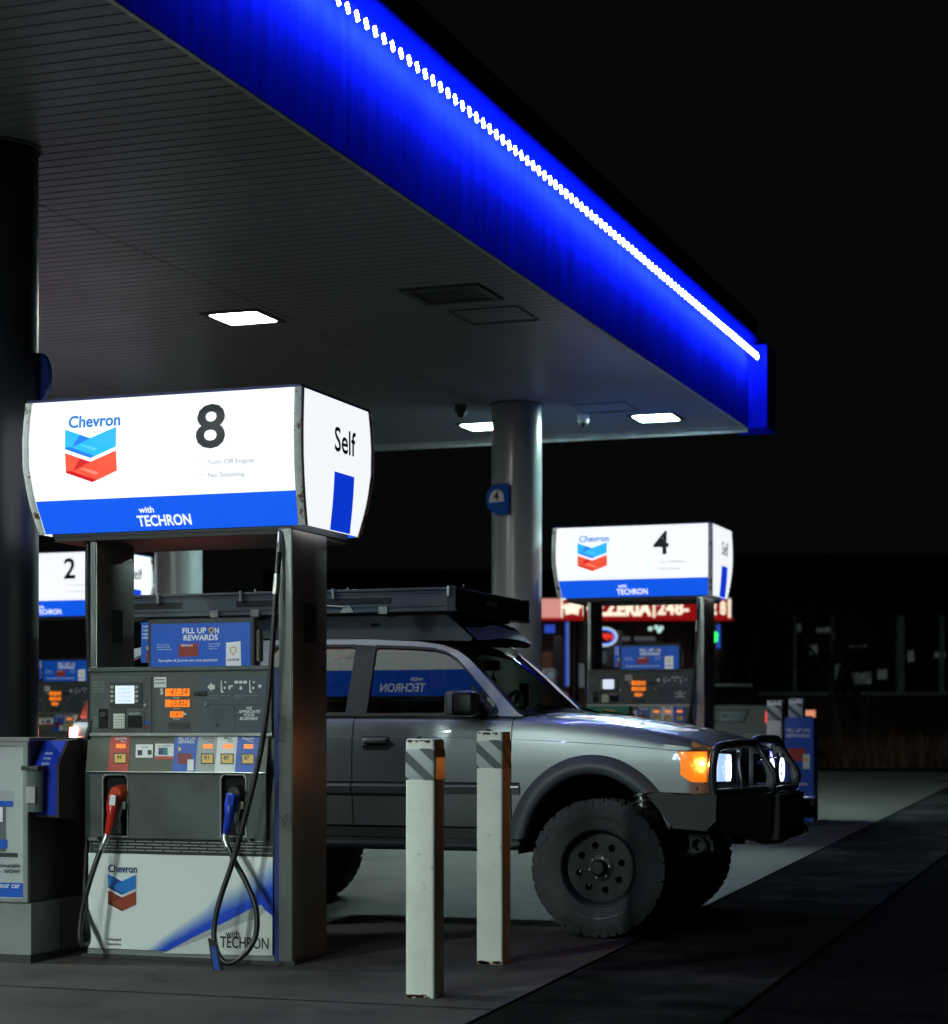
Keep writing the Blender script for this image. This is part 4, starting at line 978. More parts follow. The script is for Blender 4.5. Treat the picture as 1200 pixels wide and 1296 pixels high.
# wheels
def make_wheel():
    w = empty('wheel', (0, 0, 0)); w.parent = trk
    TRD = .412
    prof = [(.215, -.10), (.228, -.118), (.26, -.126), (.33, -.138), (.375, -.136), (.398, -.125), (.405, -.11), (.406, 0), (.405, .11), (.398, .125), (.33, .138), (.228, .118), (.215, .10)]
    ty = MB().lathe(prof, axis='y', n=80)
    for i in range(46):
        a = 2 * math.pi * i / 46
        for j, (yy, w_, sh) in enumerate(((-.105, .05, .0), (-.037, .055, .5), (.037, .055, 0), (.105, .05, .5))):
            aa = a + sh * 2 * math.pi / 46
            ty.box(-.018, .018, yy - w_ / 2, yy + w_ / 2, TRD - .014, TRD + .0, rot=Matrix.Rotation(aa, 3, 'Y') @ Matrix.Rotation(R(18 if j % 2 else -18), 3, 'Z'), piv=(0, 0, 0)) if False else None
            c, s_ = math.cos(aa), math.sin(aa); h0, h1, t = .398, TRD, .0195
            V = []
            for (tt, hh, y_) in ((-t, h0, yy - w_ / 2), (t, h0, yy - w_ / 2), (t, h1, yy - w_ / 2 + .004), (-t, h1, yy - w_ / 2 + .004), (-t, h0, yy + w_ / 2), (t, h0, yy + w_ / 2), (t, h1, yy + w_ / 2 - .004), (-t, h1, yy + w_ / 2 - .004)):
                tt2 = tt + (y_ * .12 if j % 2 else -y_ * .12)
                V.append((hh * s_ + tt2 * c, y_, hh * c - tt2 * s_))
            ty.mesh_pts(V, [[0, 1, 2, 3], [7, 6, 5, 4], [0, 4, 5, 1], [1, 5, 6, 2], [2, 6, 7, 3], [3, 7, 4, 0]])
        # shoulder lugs reaching down the sidewall
        for sy in (-1, 1):
            aa = a + (.5 if i % 2 else 0) * .06; c, s_ = math.cos(aa), math.sin(aa); t = .012 if i % 2 else .018; r0 = .365 if i % 2 else .352
            V = []
            for (tt, hh, y_) in ((-t, r0, .132), (t, r0, .132), (t, .405, .118), (-t, .405, .118), (-t, r0 + .002, .142), (t, r0 + .002, .142), (t, .410, .128), (-t, .410, .128)): V.append((hh * s_ + tt * c, sy * y_, hh * c - tt * s_))
            ty.mesh_pts(V, [[0, 1, 2, 3], [7, 6, 5, 4], [0, 4, 5, 1], [1, 5, 6, 2], [2, 6, 7, 3], [3, 7, 4, 0]])
    t_ = ty.build('tyre', 'tyre', w, smooth=True, angle=30)
    MB().lathe([(.292, -.1305), (.300, -.1335), (.304, -.1335), (.308, -.1305)], axis='y', n=64).build('sidewall_ring', 'rubber', t_, smooth=True)
    # rim: outer lip, barrel and an eight hole disc
    rm = MB().lathe([(.222, -.118), (.231, -.124), (.236, -.118), (.230, -.108)], axis='y', n=64, close=True)
    rm.lathe([(.224, -.118), (.214, -.10), (.206, -.06), (.202, -.05), (.2, .09)], axis='y', n=64)
    hub = []
    N_ = 64
    outer = [(.205 * math.cos(2 * math.pi * i / N_), .205 * math.sin(2 * math.pi * i / N_)) for i in range(N_)]
    holes = []
    for k in range(8):
        a = 2 * math.pi * (k + .3) / 8; cx, cz = .135 * math.cos(a), .135 * math.sin(a)
        holes.append([(cx + .0215 * math.cos(-2 * math.pi * i / 14), cz + .0215 * math.sin(-2 * math.pi * i / 14)) for i in range(14)])
    def dish(u, v, d):
        r_ = math.hypot(u, v); return (u, -.066 + d, v)
    rm.prism(outer, dish, 0, .008, holes=holes)
    rim = rm.build('rim', 'rim', w, smooth=True, angle=40)
    MB().lathe([(.082, -.06), (.078, -.075), (.05, -.078), (.046, -.095), (.042, -.12), (.036, -.128), (0, -.13)], axis='y', n=32).build('hub', 'rim', rim, smooth=True, angle=40)
    for k in range(6):
        a = 2 * math.pi * k / 6 + .2; MB().lathe([(.0, -.088), (.008, -.088), (.010, -.082), (.010, -.07)], axis='y', c=(.062 * math.cos(a), 0, .062 * math.sin(a)), n=6).build('lug_nut', 'alu', rim)
    MB().lathe([(.19, -.02), (.0, -.02)], axis='y', n=32).build('brake_disc', 'gap', w)
    for k in (4, 5):
        a = 2 * math.pi * (k + .3) / 8 - .1; MB().box(.135 * math.cos(a) - .004, .135 * math.cos(a) + .004, -.03, -.025, .135 * math.sin(a) - .018, .135 * math.sin(a) + .018, rot=Matrix.Rotation(R(25), 3, 'Y')).build('caliper_edge', 'chrome', w)
    return w
wh = make_wheel()
for i, (x, sd) in enumerate(((0, -1), (-2.675, -1), (0, 1), (-2.675, 1))):
    o = wh if i == 0 else copy_tree(wh, trk)
    o.location = (x, sd * .772, .410); o.rotation_euler = (0, R(17 * i), 0 if sd < 0 else math.pi)
# chassis
MB().tube([(0, -.66, .41), (0, .66, .41)], .045, n=10).build('axle', 'bodydk', trk, smooth=True)
MB().tube([(-2.675, -.66, .41), (-2.675, .66, .41)], .05, n=10).build('axle', 'bodydk', trk, smooth=True)
for sd in (-1, 1): MB().box(-3.5, .6, sd * .42 - .04, sd * .42 + .04, .50, .60).build('frame_rail', 'bodydk', trk)
MB().box(-3.5, .3, -.40, .40, .52, .58).build('floor_pan', 'gap', trk)
MB().box(-.30, .45, -.35, .35, .42, .55, bev=.03).build('skid_plate', 'bodydk', trk)
for sd in (-1, 1):
    b = MB(); pts = []
    for i in range(60): a = i * .75; pts.append((.18 + .045 * math.cos(a), sd * .55 + .045 * math.sin(a), .56 + i * .005))
    b.tube(pts, .007, n=6); b.tube([(.18, sd * .55, .5), (.18, sd * .55, .9)], .028, n=10); b.build('shock_and_spring', 'alu', trk, smooth=True)
MB().tube([(.28, -.60, .47), (.50, -.50, .50)], .03, n=10).build('tow_eye_arm', 'alu', trk, smooth=True)
MB().lathe([(.05, -.02), (.035, -.02), (.035, .02), (.05, .02)], axis='y', c=(.52, -.52, .54), n=16, close=True).build('tow_eye', 'bodydk', trk)
# greenhouse
TH = .40
def gy(z): return .800 - (z - 1.30) * TH
def sidefn(sd, off=0): return lambda u, v, d: (u, sd * (gy(v) + off + d), v)
outl = [(-3.50, 1.318), (-.50, 1.316), (-.535, 1.336), (-.66, 1.45), (-.80, 1.585), (-.90, 1.675), (-.98, 1.727), (-1.08, 1.763), (-1.25, 1.789), (-1.6, 1.808), (-2.2, 1.815), (-2.8, 1.805), (-3.2, 1.785), (-3.36, 1.755), (-3.45, 1.66)]
W1 = [(-1.545, 1.326), (-.70, 1.326), (-.672, 1.338), (-.665, 1.355), (-.685, 1.385), (-.78, 1.485), (-.90, 1.602), (-.98, 1.676), (-1.06, 1.722), (-1.14, 1.742), (-1.3, 1.756), (-1.53, 1.766), (-1.55, 1.755)]
W2 = [(-2.27, 1.338), (-1.665, 1.332), (-1.665, 1.764), (-1.69, 1.772), (-2.24, 1.776), (-2.265, 1.74)]
W3 = [(-3.38, 1.36), (-2.42, 1.345), (-2.37, 1.40), (-2.33, 1.55), (-2.33, 1.70), (-2.37, 1.764), (-3.15, 1.745), (-3.27, 1.70), (-3.36, 1.55)]
def shrink(P, d):
    cx = sum(p[0] for p in P) / len(P); cz = sum(p[1] for p in P) / len(P)
    xs = [p[0] for p in P]; zs_ = [p[1] for p in P]; kx = 1 - 2 * d / (max(xs) - min(xs)); kz = 1 - 2 * d / (max(zs_) - min(zs_))
    mx, mz = (max(xs) + min(xs)) / 2, (max(zs_) + min(zs_)) / 2
    return [(mx + (p[0] - mx) * kx, mz + (p[1] - mz) * kz) for p in P]
for sd in (-1, 1):
    MB().prism(outl, sidefn(sd), -.03, 0, holes=[W1, W2, W3]).build('side_frame', 'paint', trk)
    for Wn, nm in ((W1, 'front_side_window'), (W2, 'rear_side_window'), (W3, 'cargo_window')):
        wn = MB().prism(shrink(Wn, -.004), sidefn(sd, -.012), -.001, .0).build(nm, 'glass', trk)
        MB().prism(shrink(Wn, -.006), sidefn(sd), -.011, .003, holes=[shrink(Wn, .012)]).build('window_seal', 'black', wn)
    MB().prism([(-1.662, 1.322), (-1.55, 1.322), (-1.553, 1.768), (-1.662, 1.775)], sidefn(sd), .0005, .004).build('pillar_cover', 'black', trk)
    MB().box(-2.28, -.66, *sorted((sd * .775, sd * .812)), 1.312, 1.325, bev=.004).build('belt_seal', 'black', trk)
    # door handle, lock
    for hx in (-1.445, -2.16):
        h_ = MB().box(hx - .085, hx + .085, *sorted((sd * .852, sd * .869)), 1.112, 1.186, bev=.008, seg=3).build('door_handle', 'paint', trk, smooth=True, angle=50)
        MB().box(hx - .092, hx + .092, *sorted((sd * .850, sd * .860)), 1.105, 1.193, bev=.004).build('handle_surround', 'black', h_)
        MB().box(hx - .055, hx + .078, *sorted((sd * .8695, sd * .8705)), 1.122, 1.148).build('handle_recess', 'hole', h_)
        MB().box(hx - .077, hx + .078, *sorted((sd * .866, sd * .882)), 1.150, 1.178, bev=.006, seg=3).build('handle_bar', 'paint', h_, smooth=True, angle=50)
        MB().lathe([(0, .0), (.009, .0), (.009, -.004)], axis='y', c=(hx - .067, sd * .8715, 1.13), n=12).build('key_hole', 'chrome', h_)
# roof
def roofz(x): return lerp(sorted([(p[0], p[1]) for p in outl[5:]]), x)
def rp(u, v):
    y = -1 + 2 * v; x0 = -3.36; x1 = -.93 - .07 * abs(y) ** 2.2
    x = x0 + (x1 - x0) * u; z = roofz(x); yy = gy(z)
    return (x, y * (yy - .004), z + .042 * (1 - abs(y) ** 2.4) * min(1, (x1 - x) * 3 + .35))
MB().grid(rp, 30, 24).build('roof', 'paint', trk, smooth=True, angle=60)
# windscreen, between sills
def ws(u, v, off=0):      # u across, v up
    y = -1 + 2 * u
    bx, bz, by = -.405 - .125 * y * y, 1.345 - .022 * y * y, .765
    tx, tz, ty_ = -.925 - .07 * y * y, 1.80 - .065 * y * y, .605
    x = bx + (tx - bx) * v; z = bz + (tz - bz) * v + .012 * math.sin(math.pi * v)
    return (x + off, y * (by + (ty_ - by) * v), z + off * .8)
MB().grid(lambda u, v: ws(.015 + .97 * u, .02 + .95 * v), 20, 12).build('windscreen', 'wsglass', trk, smooth=True)
b = MB(); n = 20
loop = [(u / n, 0) for u in range(n + 1)] + [(1, v / n) for v in range(1, n + 1)] + [(1 - u / n, 1) for u in range(1, n + 1)] + [(0, 1 - v / n) for v in range(1, n)]
cc = (.5, .5); k = len(loop)
V = [ws(*p, off=.003) for p in loop] + [ws(.5 + (p[0] - .5) * .95, .5 + (p[1] - .5) * .90, off=.003) for p in loop]
b.mesh_pts(V, [[i, (i + 1) % k, k + (i + 1) % k, k + i] for i in range(k)]); b.build('windscreen_seal', 'black', trk, smooth=True)
for sd in (-1, 1):      # A pillar skins facing forward
    b = MB(); V = []
    for i in range(15):
        v = i / 14; p = Vector(ws(0 if sd < 0 else 1, v, .004)); z = p.z
        xo = lerp(sorted([(q[1], q[0]) for q in outl[2:9]]), z); V += [p, Vector((xo, sd * (gy(z) + .001), z)), ]
    b.mesh_pts(V, [[2 * i, 2 * i + 1, 2 * i + 3, 2 * i + 2] for i in range(14)]); b.build('windscreen_pillar', 'paint', trk, smooth=True)
# tail
b = MB(); b.mesh_pts([(-3.6, -.85, .6), (-3.6, .85, .6), (-3.6, .8, 1.3), (-3.45, .62, 1.70), (-3.36, .6, 1.76), (-3.36, -.6, 1.76), (-3.45, -.62, 1.7), (-3.6, -.8, 1.3)], [[0, 1, 2, 7], [7, 2, 3, 6], [6, 3, 4, 5]]); b.build('tailgate', 'paint', trk)
MB().box(-3.78, -3.6, -.85, .85, .55, .75, bev=.03).build('rear_bumper', 'bumper', trk)
for sd in (-1, 1): MB().box(-3.62, -3.56, *sorted((sd * .70, sd * .855)), .95, 1.25, bev=.01).build('tail_lamp', 'trucktail', trk)
# wipers, aerial, mirror
for y0 in (-.50, .12):
    MB().tube([(-.42, y0 + .45, 1.350), (-.455, y0 + .2, 1.375), (-.50, y0 - .05, 1.39)], .008, n=6).build('wiper', 'black', trk)
MB().tube([(-.41, .62, 1.36), (-.20, .70, 1.33)], .006, n=6).build('wiper_arm', 'black', trk)
mr_ = MB().box(-.945, -.76, -.995, -.865, 1.312, 1.472, bev=.03, seg=4).build('door_mirror', 'paint', trk, smooth=True, angle=60)
MB().box(-.90, -.745, -1.002, -.858, 1.318, 1.466, bev=.03, seg=4).build('mirror_cover', 'black', mr_, smooth=True, angle=60)
MB().box(-.83, -.74, -.88, -.80, 1.33, 1.40, bev=.015).build('mirror_arm', 'black', mr_)
MB().prism([(-.86, 1.33), (-.70, 1.33), (-.69, 1.36), (-.86, 1.52)], sidefn(-1), -.01, .006).build('mirror_sail', 'black', mr_)
# interior
inn = MB().box(-.95, -.50, -.68, .68, 1.12, 1.30, bev=.04).build('dashboard', 'interior', trk, smooth=True)
def seat(x, y):
    s_ = MB().box(x - .25, x + .25, y - .25, y + .25, .92, 1.05, bev=.04).build('seat', 'seat', trk, smooth=True)
    MB().box(x - .33, x - .2, y - .24, y + .24, 1.03, 1.5, bev=.05, rot=Matrix.Rotation(R(-12), 3, 'Y')).build('backrest', 'seat', s_, smooth=True)
    MB().box(x - .40, x - .30, y - .12, y + .12, 1.53, 1.68, bev=.035).build('headrest', 'seat', s_, smooth=True)
seat(-1.55, -.38); seat(-1.55, .38); seat(-2.35, -.38); seat(-2.35, .38)
sw = [(-.98 + .03 * math.sin(a) * 1.4, .38 + .18 * math.cos(a), 1.33 + .16 * math.sin(a)) for a in [2 * math.pi * i / 28 for i in range(29)]]
MB().tube(sw, .014, n=8, cap=False).build('steering_wheel', 'interior', trk, smooth=True)
im = MB().box(-1.0, -.96, -.13, .13, 1.62, 1.69, bev=.018, seg=3).build('rear_view_mirror', 'black', trk, smooth=True)
orn = MB().lathe([(0, -.14), (.022, -.11), (.01, -.09), (.026, -.05), (.012, -.02), (.003, 0), (.003, .05)], c=(-.97, .0, 1.60), n=12).build('hanging_ornament', 'black', im, smooth=True)
b = MB().box(-.80, -.76, .02, .12, 1.38, 1.54, bev=.01); b.tube([(-.75, .07, 1.28), (-.78, .07, 1.38)], .012, n=8); b.build('phone_mount', 'black', trk)
MB().tube([(-.82, -.1, 1.30), (-.86, .18, 1.47)], .014, n=8).build('mount_arm', 'black', trk)
# bumper
zt_, zb_2 = .852, .66
def bump_pts(): return [(.30, -.89), (.71, -.885), (.955, -.46), (.975, 0), (.955, .46), (.71, .885), (.30, .89)]
BP = bump_pts(); IN = [(.30, -.80), (.60, -.78), (.72, -.40), (.72, 0), (.72, .40), (.60, .78), (.30, .80)]
b = MB(); k = 7
lows = [.845, .64, .52, .52, .52, .64, .845]; low2 = [.84, .655, .60, .585, .60, .655, .84]
V = [(x, y, zt_) for x, y in BP] + [(x - .01, y * .995, zl) for (x, y), zl in zip(BP, [.845, .69, .62, .60, .62, .69, .845])] + [(x, y, zt_ - .0) for x, y in IN] + [(x - .05, y * .96, zl) for (x, y), zl in zip(BP, [.84, .655, .545, .53, .545, .655, .84])]
Fs = []
for i in range(6): Fs += [[i, i + 1, 7 + i + 1, 7 + i], [7 + i, 8 + i, 22 + i, 21 + i], [i, 14 + i, 15 + i, i + 1]]
b.mesh_pts(V, Fs); bmp = b.build('front_bumper', 'bumper', trk)
bmp2 = MB().prism([(.30, .852), (.72, .852), (.715, .70), (.655, .64), (.46, .655)], lambda u, v, d: (u, -.895 + d, v), 0, .02).build('bumper_wing', 'bumper', trk)
MB().prism([(.30, .852), (.72, .852), (.715, .70), (.655, .64), (.46, .655)], lambda u, v, d: (u, .895 - d, v), 0, .02).build('bumper_wing', 'bumper', trk)
MB().box(.93, .995, -.40, .40, .565, .845, bev=.012).build('winch_cradle', 'bumper', trk)
lp_ = MB().box(.997, 1.003, -.09, .21, .66, .81, bev=.002).build('licence_plate', 'grey_print', trk)
MB().text('JK4 82T', lambda u, v: (1.0045, .06 + u, .715 + v), h=.055, w=.24, bold=.02).build('lettering', 'navy', lp_)
MB().lathe([(.0, .0), (.06, 0), (.07, .02), (.07, .09), (0, .09)], axis='x', c=(.965, .47, .74), n=20).build('fairlead_roller', 'black', trk, smooth=True)
MB().lathe([(.02, -.015), (.038, -.015), (.038, .015), (.02, .015)], axis='y', c=(1.0, .30, .60), n=16, close=True).build('shackle', 'chrome', trk)
MB().box(.80, .805, -.70, -.62, .76, .81, rot=Matrix.Rotation(R(-30), 3, 'Z')).build('sensor_cover', 'black', trk)
# bull bar
bb = MB()
tube = lambda pts, r=.026: MB().tube(curve(pts, 6), r, n=12)
bar = None
for sd in (-1, 1):
    o = tube([(.70, sd * .875, .845), (.69, sd * .875, .93), (.695, sd * .872, 1.05), (.715, sd * .85, 1.125), (.76, sd * .72, 1.145), (.81, sd * .50, 1.15), (.825, sd * .37, 1.15)]).build('headlight_hoop', 'barblack', trk, smooth=True)
    tube([(.70, sd * .87, .868), (.80, sd * .68, .872), (.92, sd * .42, .875)], .02).build('lower_rail', 'barblack', o, smooth=True)
    tube([(.80, sd * .555, .868), (.795, sd * .56, .95), (.785, sd * .56, 1.05), (.80, sd * .53, 1.135)], .011).build('hoop_rib', 'barblack', o, smooth=True)
    MB().prism([(.80, 1.17), (.85, 1.16), (.955, .95), (.935, .87), (.80, .87)], lambda u, v, d: (u, sd * .36 + d, v), -.008, .008, holes=[[(.825, .90), (.825, 1.09), (.865, 1.09), (.91, .96), (.90, .90)]]).build('bar_upright', 'barblack', trk)
    tube([(.835, sd * .36, 1.165), (.90, sd * .365, 1.06), (.962, sd * .37, .955), (.94, sd * .365, .865)], .016).build('upright_edge', 'barblack', trk, smooth=True)
tube([(.825, -.37, 1.15), (.835, -.30, 1.17), (.84, 0, 1.175), (.835, .30, 1.17), (.825, .37, 1.15)], .028).build('centre_hoop', 'barblack', trk, smooth=True)
tube([(.94, -.36, .87), (.945, 0, .875), (.94, .36, .87)], .018).build('centre_rail', 'barblack', trk, smooth=True)
for yy in (-.17, .15):
    dl = MB().lathe([(0, -.09), (.05, -.085), (.078, -.03), (.084, .0), (.084, .012), (.078, .012)], axis='x', c=(.885, yy, .985), n=28).build('driving_lamp', 'black', trk, smooth=True, angle=50)
    MB().lathe([(.0, .004), (.068, .006), (.074, .010)], axis='x', c=(.885, yy, .985), n=28).build('lamp_lens', 'chrome', dl, smooth=True)
    MB().lathe([(.062, .014), (.074, .016), (.076, .010), (.062, .008)], axis='x', c=(.887, yy, .985), n=32, close=True).build('halo_ring', 'ring', dl, smooth=True)
    MB().lathe([(0, .018), (.014, .014), (.018, .008)], axis='x', c=(.887, yy, .985), n=16).build('lamp_bulb', 'ring', dl, smooth=True)
# roof rack plates and wind fairing
for sd in (-1, 1):
    rk = MB().prism([(-3.2, 1.848), (-.92, 1.79), (-.90, 1.805), (-1.06, 1.945), (-1.10, 1.958), (-3.25, 1.958)], lambda u, v, d: (u, sd * (.575 + d), v), -.004, .004).build('rack_side_plate', 'rackp', trk)
    for x in (-1.52, -2.0, -2.5): MB().prism([(x - .04 + .04 * math.cos(a) * 1, 1.9 + .012 * math.sin(a)) for a in [R(k) for k in range(0, 360, 24)]], lambda u, v, d: (u, sd * (.5795 + d), v), 0, .001).build('rack_slot', 'hole', rk)
b = MB(); b.mesh_pts([(-.86, -.60, 1.79), (-.82, -.3, 1.815), (-.81, 0, 1.82), (-.82, .3, 1.815), (-.86, .60, 1.79), (-1.02, .58, 1.93), (-1.0, 0, 1.945), (-1.02, -.58, 1.93)], [[0, 1, 6, 7], [1, 2, 6], [2, 3, 6], [3, 4, 5, 6]]); b.build('wind_fairing', 'fairing', trk)
for k in range(9): MB().box(-3.2, -1.05, -.55 + k * .137 - .02, -.55 + k * .137 + .02, 1.955, 1.972).build('rack_slat', 'rackp', trk)

# rooftop box: a folded hard shell tent bolted on the rack
tn = tag(empty('rooftop_tent', (TX, TY, TZ)), 'flat black hard shell tent folded on the roof rack of the silver wagon', 'tent')
x0, x1, y0, y1, z0, z1 = -3.42, -.985, -.68, .76, 1.973, 2.122
sh = MB().box(x0, x1, y0, y1, z0 + .012, z1 - .02, bev=.006).build('shell', 'boxblk', tn)
MB().box(x0 - .006, x1 + .006, y0 - .008, y1 + .008, z1 - .02, z1, bev=.005).build('lid', 'boxblk', tn)
MB().box(x0 - .004, x1 + .02, y0 - .006, y1 + .006, z0, z0 + .016, bev=.004).build('base_rail', 'boxblk', tn)
for zz in (z0 + .03, z1 - .035): MB().box(x0 + .01, x1 - .06, y0 - .005, y0 - .0003, zz, zz + .008).build('extrusion_rib', 'rackp', sh)
for a, c in ((-3.28, -2.95), (-2.72, -2.42), (-1.92, -1.42)):
    pass
for a in (-3.10, -2.27, -1.63): MB().box(a - .22, a + .22, y0 - .004, y0 - .0005, z0 + .055, z1 - .055, bev=.0015).build('side_recess', 'black', sh)
for a in (-3.05, -2.45, -1.80, -1.02):
    lt = MB().box(a - .009, a + .009, y0 - .022, y0 - .008, z1 - .06, z1 + .006, bev=.003).build('latch', 'alu', tn)
    MB().lathe([(0, .016), (.006, .014), (.006, 0)], c=(a + .09, y0 + .012, z1), n=8).build('bolt', 'alu', tn)
for a in (-3.28, -2.64, -2.35, -1.46): 
    MB().box(a - .03, a + .03, y0 - .016, y0 - .006, z0 - .012, z0 + .035, bev=.002).build('bracket', 'alu', tn)
MB().prism([(-1.76, 1.975), (-1.66, 1.975), (-1.69, 2.02), (-1.72, 2.02)], lambda u, v, d: (u, y0 - .012 + d, v), 0, .006).build('hinge_plate', 'alu', tn)
MB().tube([(-1.72, y0 - .012, 2.01), (-2.2, y0 - .02, 2.05)], .007, n=8).build('gas_strut', 'alu', tn)
for yy in (y0, y1 - .055):
    MB().box(x1 - .055, x1 + .012, yy - .012 if yy == y0 else yy, yy + .055 if yy == y0 else yy + .067, z0 - .004, z1 + .004, bev=.006).build('corner_bracket', 'bumper', tn)
MB().text('aovvep', lambda u, v: (x1 + .008, .0 + u, 2.04 + v), h=.045, w=.22, bold=.02).build('lettering', 'white', tn)
MB().box(x1 - .01, x1 + .004, y0 + .07, y1 - .07, z0 + .02, z1 - .03).build('front_panel', 'black', tn)

# ================================================================ BACKGROUND
# pizza shop, seen square on
D0 = 45.0
def bk(px, t=D0): return (px - 600) / FP * t
def bz(py, t=D0): return EYE + (928 - py) / FP * t
M['shopwall'] = mat('shop_wall', (.02, .018, .02), .8, var=.3, vscale=.6)
M['shopglass'] = glassm('shop_glass', (.6, .62, .65), 1.45)
M['shopin'] = mat('shop_interior', (.2, .15, .13), .8, var=.5, vscale=.8)
M['signred'] = glow('shop_sign_red', (.5, .008, .01), .5); M['signpink'] = glow('shop_sign_pink', (.9, .38, .33), .75)
M['signcream'] = glow('shop_sign_cream', (1, .88, .68), 1.2); M['neonblue'] = glow('neon_blue', (.06, .16, 1), 1.2); M['neonred'] = glow('neon_red', (1, .05, .03), 1.6)
M['neonwhite'] = glow('tube_white', (.6, .8, 1), .9); M['bulbs'] = glow('shop_bulb', (.7, 1, .85), 2.2)
M['paleob'] = glow('lit_counter', (.45, .55, .5), .35); M['dimwhite'] = glow('dim_white', (.35, .4, .42), .30)
M['goods'] = mat('goods', (.1, .1, .12), .7, var=.5, vscale=3); M['warmwall'] = glow('warm_interior', (.30, .13, .08), .22); M['greenneon'] = glow('neon_green', (.03, 1, .12), 1.6)
BX, BY = -sn * D0, cs * D0
zg = gz(31) ; 
shop = tag(empty('restaurant_building', (BX, BY, 0), YAW), 'low restaurant with a red lit sign band and glass front far behind pump 4', 'building')
x0, x1 = bk(560), bk(925)
ztop = bz(748); zs0 = bz(787)
fr = MB()
fr.box(x0 - 4, x1, 0, .3, bz(787), ztop + .45).box(x0 - 4, x1, .3, 9, ztop + .2, ztop + .4).box(x0 - 4, x1, 9, 9.3, zg - .2, ztop + .4).box(x1 - .2, x1, .31, 9, zg - .2, ztop + .2)
fr.build('wall', 'shopwall', shop)
MB().box(x0 - 4, x1 - .2, .35, 9, zg - .1, zg + .03).build('floor', 'shopin', shop)
MB().box(x0 - 4, x1 - .2, 6, 6.2, zg, ztop + .2).build('back_wall', 'shopin', shop)
for px in (560, 600, 683, 722, 730, 750, 800, 842, 893, 915): MB().box(bk(px) - .03, bk(px) + .05, .0, .12, zg, zs0).build('mullion', 'shopwall', shop)
MB().box(x0 - 4, x1, -.02, .12, zg, bz(896)).build('knee_wall', 'shopwall', shop)
MB().box(x0 - 4, x1, .05, .06, bz(896), zs0).build('shop_window', 'shopglass', shop)
for px0, px1, py0, py1, m, y in ((688, 704, 820, 890, 'warmwall', 2.5), (706, 716, 800, 880, 'goods', 2), (695, 703, 850, 862, 'paleob', 1), (733, 746, 838, 868, 'paleob', 1.2), (760, 800, 860, 900, 'goods', 1.5), (812, 824, 812, 848, 'dimwhite', 3), (800, 850, 795, 800, 'dimwhite', 4), (780, 800, 790, 840, 'goods', 3), (825, 858, 800, 870, 'goods', 4), (764, 772, 822, 838, 'dimwhite', 1)):
    MB().box(bk(px0), bk(px1), y, y + .3, bz(py1), bz(py0), bev=.02).build('interior_fitting', m, shop)
for px, py0, py1 in ((720.5, 785, 868), (911, 790, 820), (745, 862, 880)): MB().tube([(bk(px), .2, bz(py1)), (bk(px), .2, bz(py0))], .035, n=8).build('light_tube', 'neonblue' if px != 720.5 else 'neonwhite', shop)
MB().tube([(bk(719), .22, bz(868)), (bk(719), .22, bz(785))], .05, n=8).build('light_tube', 'neonblue', shop)
for px, py in ((838, 787), (846, 785), (853, 786), (850, 790)): MB().lathe([(0, -.05), (.04, -.035), (.05, 0), (.04, .035), (0, .05)], c=(bk(px), 3, bz(py)), n=12).build('pendant_lamp', 'bulbs', shop, smooth=True)
MB().box(bk(690), bk(703), .3, .35, bz(800), bz(790)).build('window_neon', 'neonblue', shop)
M['shopfill'] = glow('shop_fill_glow', (1, .85, .75), 1.6)
MB().box(x0, x1 - .4, 1.2, 3.2, zs0 + .32, zs0 + .36).build('interior_fill_panel', 'shopfill', shop)  # unseen glowing panel added above the windows to brighten the interior
# sign band
sb = tag(empty('restaurant_sign', (BX, BY, 0), YAW), 'long red lit sign band reading PIZZERIA with a phone number', 'sign')
zb0, zb1 = bz(783), bz(759)
MB().box(bk(640), bk(925), -.32, -.02, zb0 - .05, zb1 + .05).build('sign_box', 'shopwall', sb)
def sx(a, c, m, nm, off=0, za=None, zc=None): return MB().box(bk(a), bk(c), -.345 - off, -.325 - off, za if za else zb0, zc if zc else zb1).build(nm, m, sb)
sx(640, 709, 'signpink', 'pink_section'); sx(709.5, 711.5, 'signcream', 'divider', .01); sx(712, 824.5, 'signred', 'red_section'); sx(824.8, 827.5, 'signcream', 'divider', .01); sx(827.8, 919, 'signred', 'red_section'); sx(919.3, 922.5, 'signcream', 'divider', .01)
MB().box(bk(640), bk(925), -.40, -.346, zb0 - .06, zb0 - .0).build('lower_trim', 'signred', sb)
b = MB(); pts = []
for i in range(26): a = 2 * math.pi * i / 26; r_ = 1 + .22 * math.sin(5 * a) + .12 * math.sin(11 * a); pts.append((bk(723) + .19 * r_ * math.cos(a), (zb0 + zb1) / 2 + .14 * r_ * math.sin(a)))
b.prism(pts, lambda u, v, d: (u, -.36 + d, v), 0, .01); b.build('flame_mark', 'signcream', sb)
MB().text('PIZZERIA', lambda u, v: (bk(780) + u, -.352, zb0 + .06 + v), h=.31, w=bk(823) - bk(737), bold=.045).build('lettering', 'signcream', sb)
MB().text('248-', lambda u, v: (bk(850) + u, -.352, zb0 + .08 + v), h=.28, w=bk(871) - bk(831), bold=.03).build('lettering', 'signcream', sb)
MB().text('2 8', lambda u, v: (bk(907) + u, -.352, zb0 + .08 + v), h=.28, w=bk(917) - bk(898), bold=.03).build('lettering', 'signcream', sb)
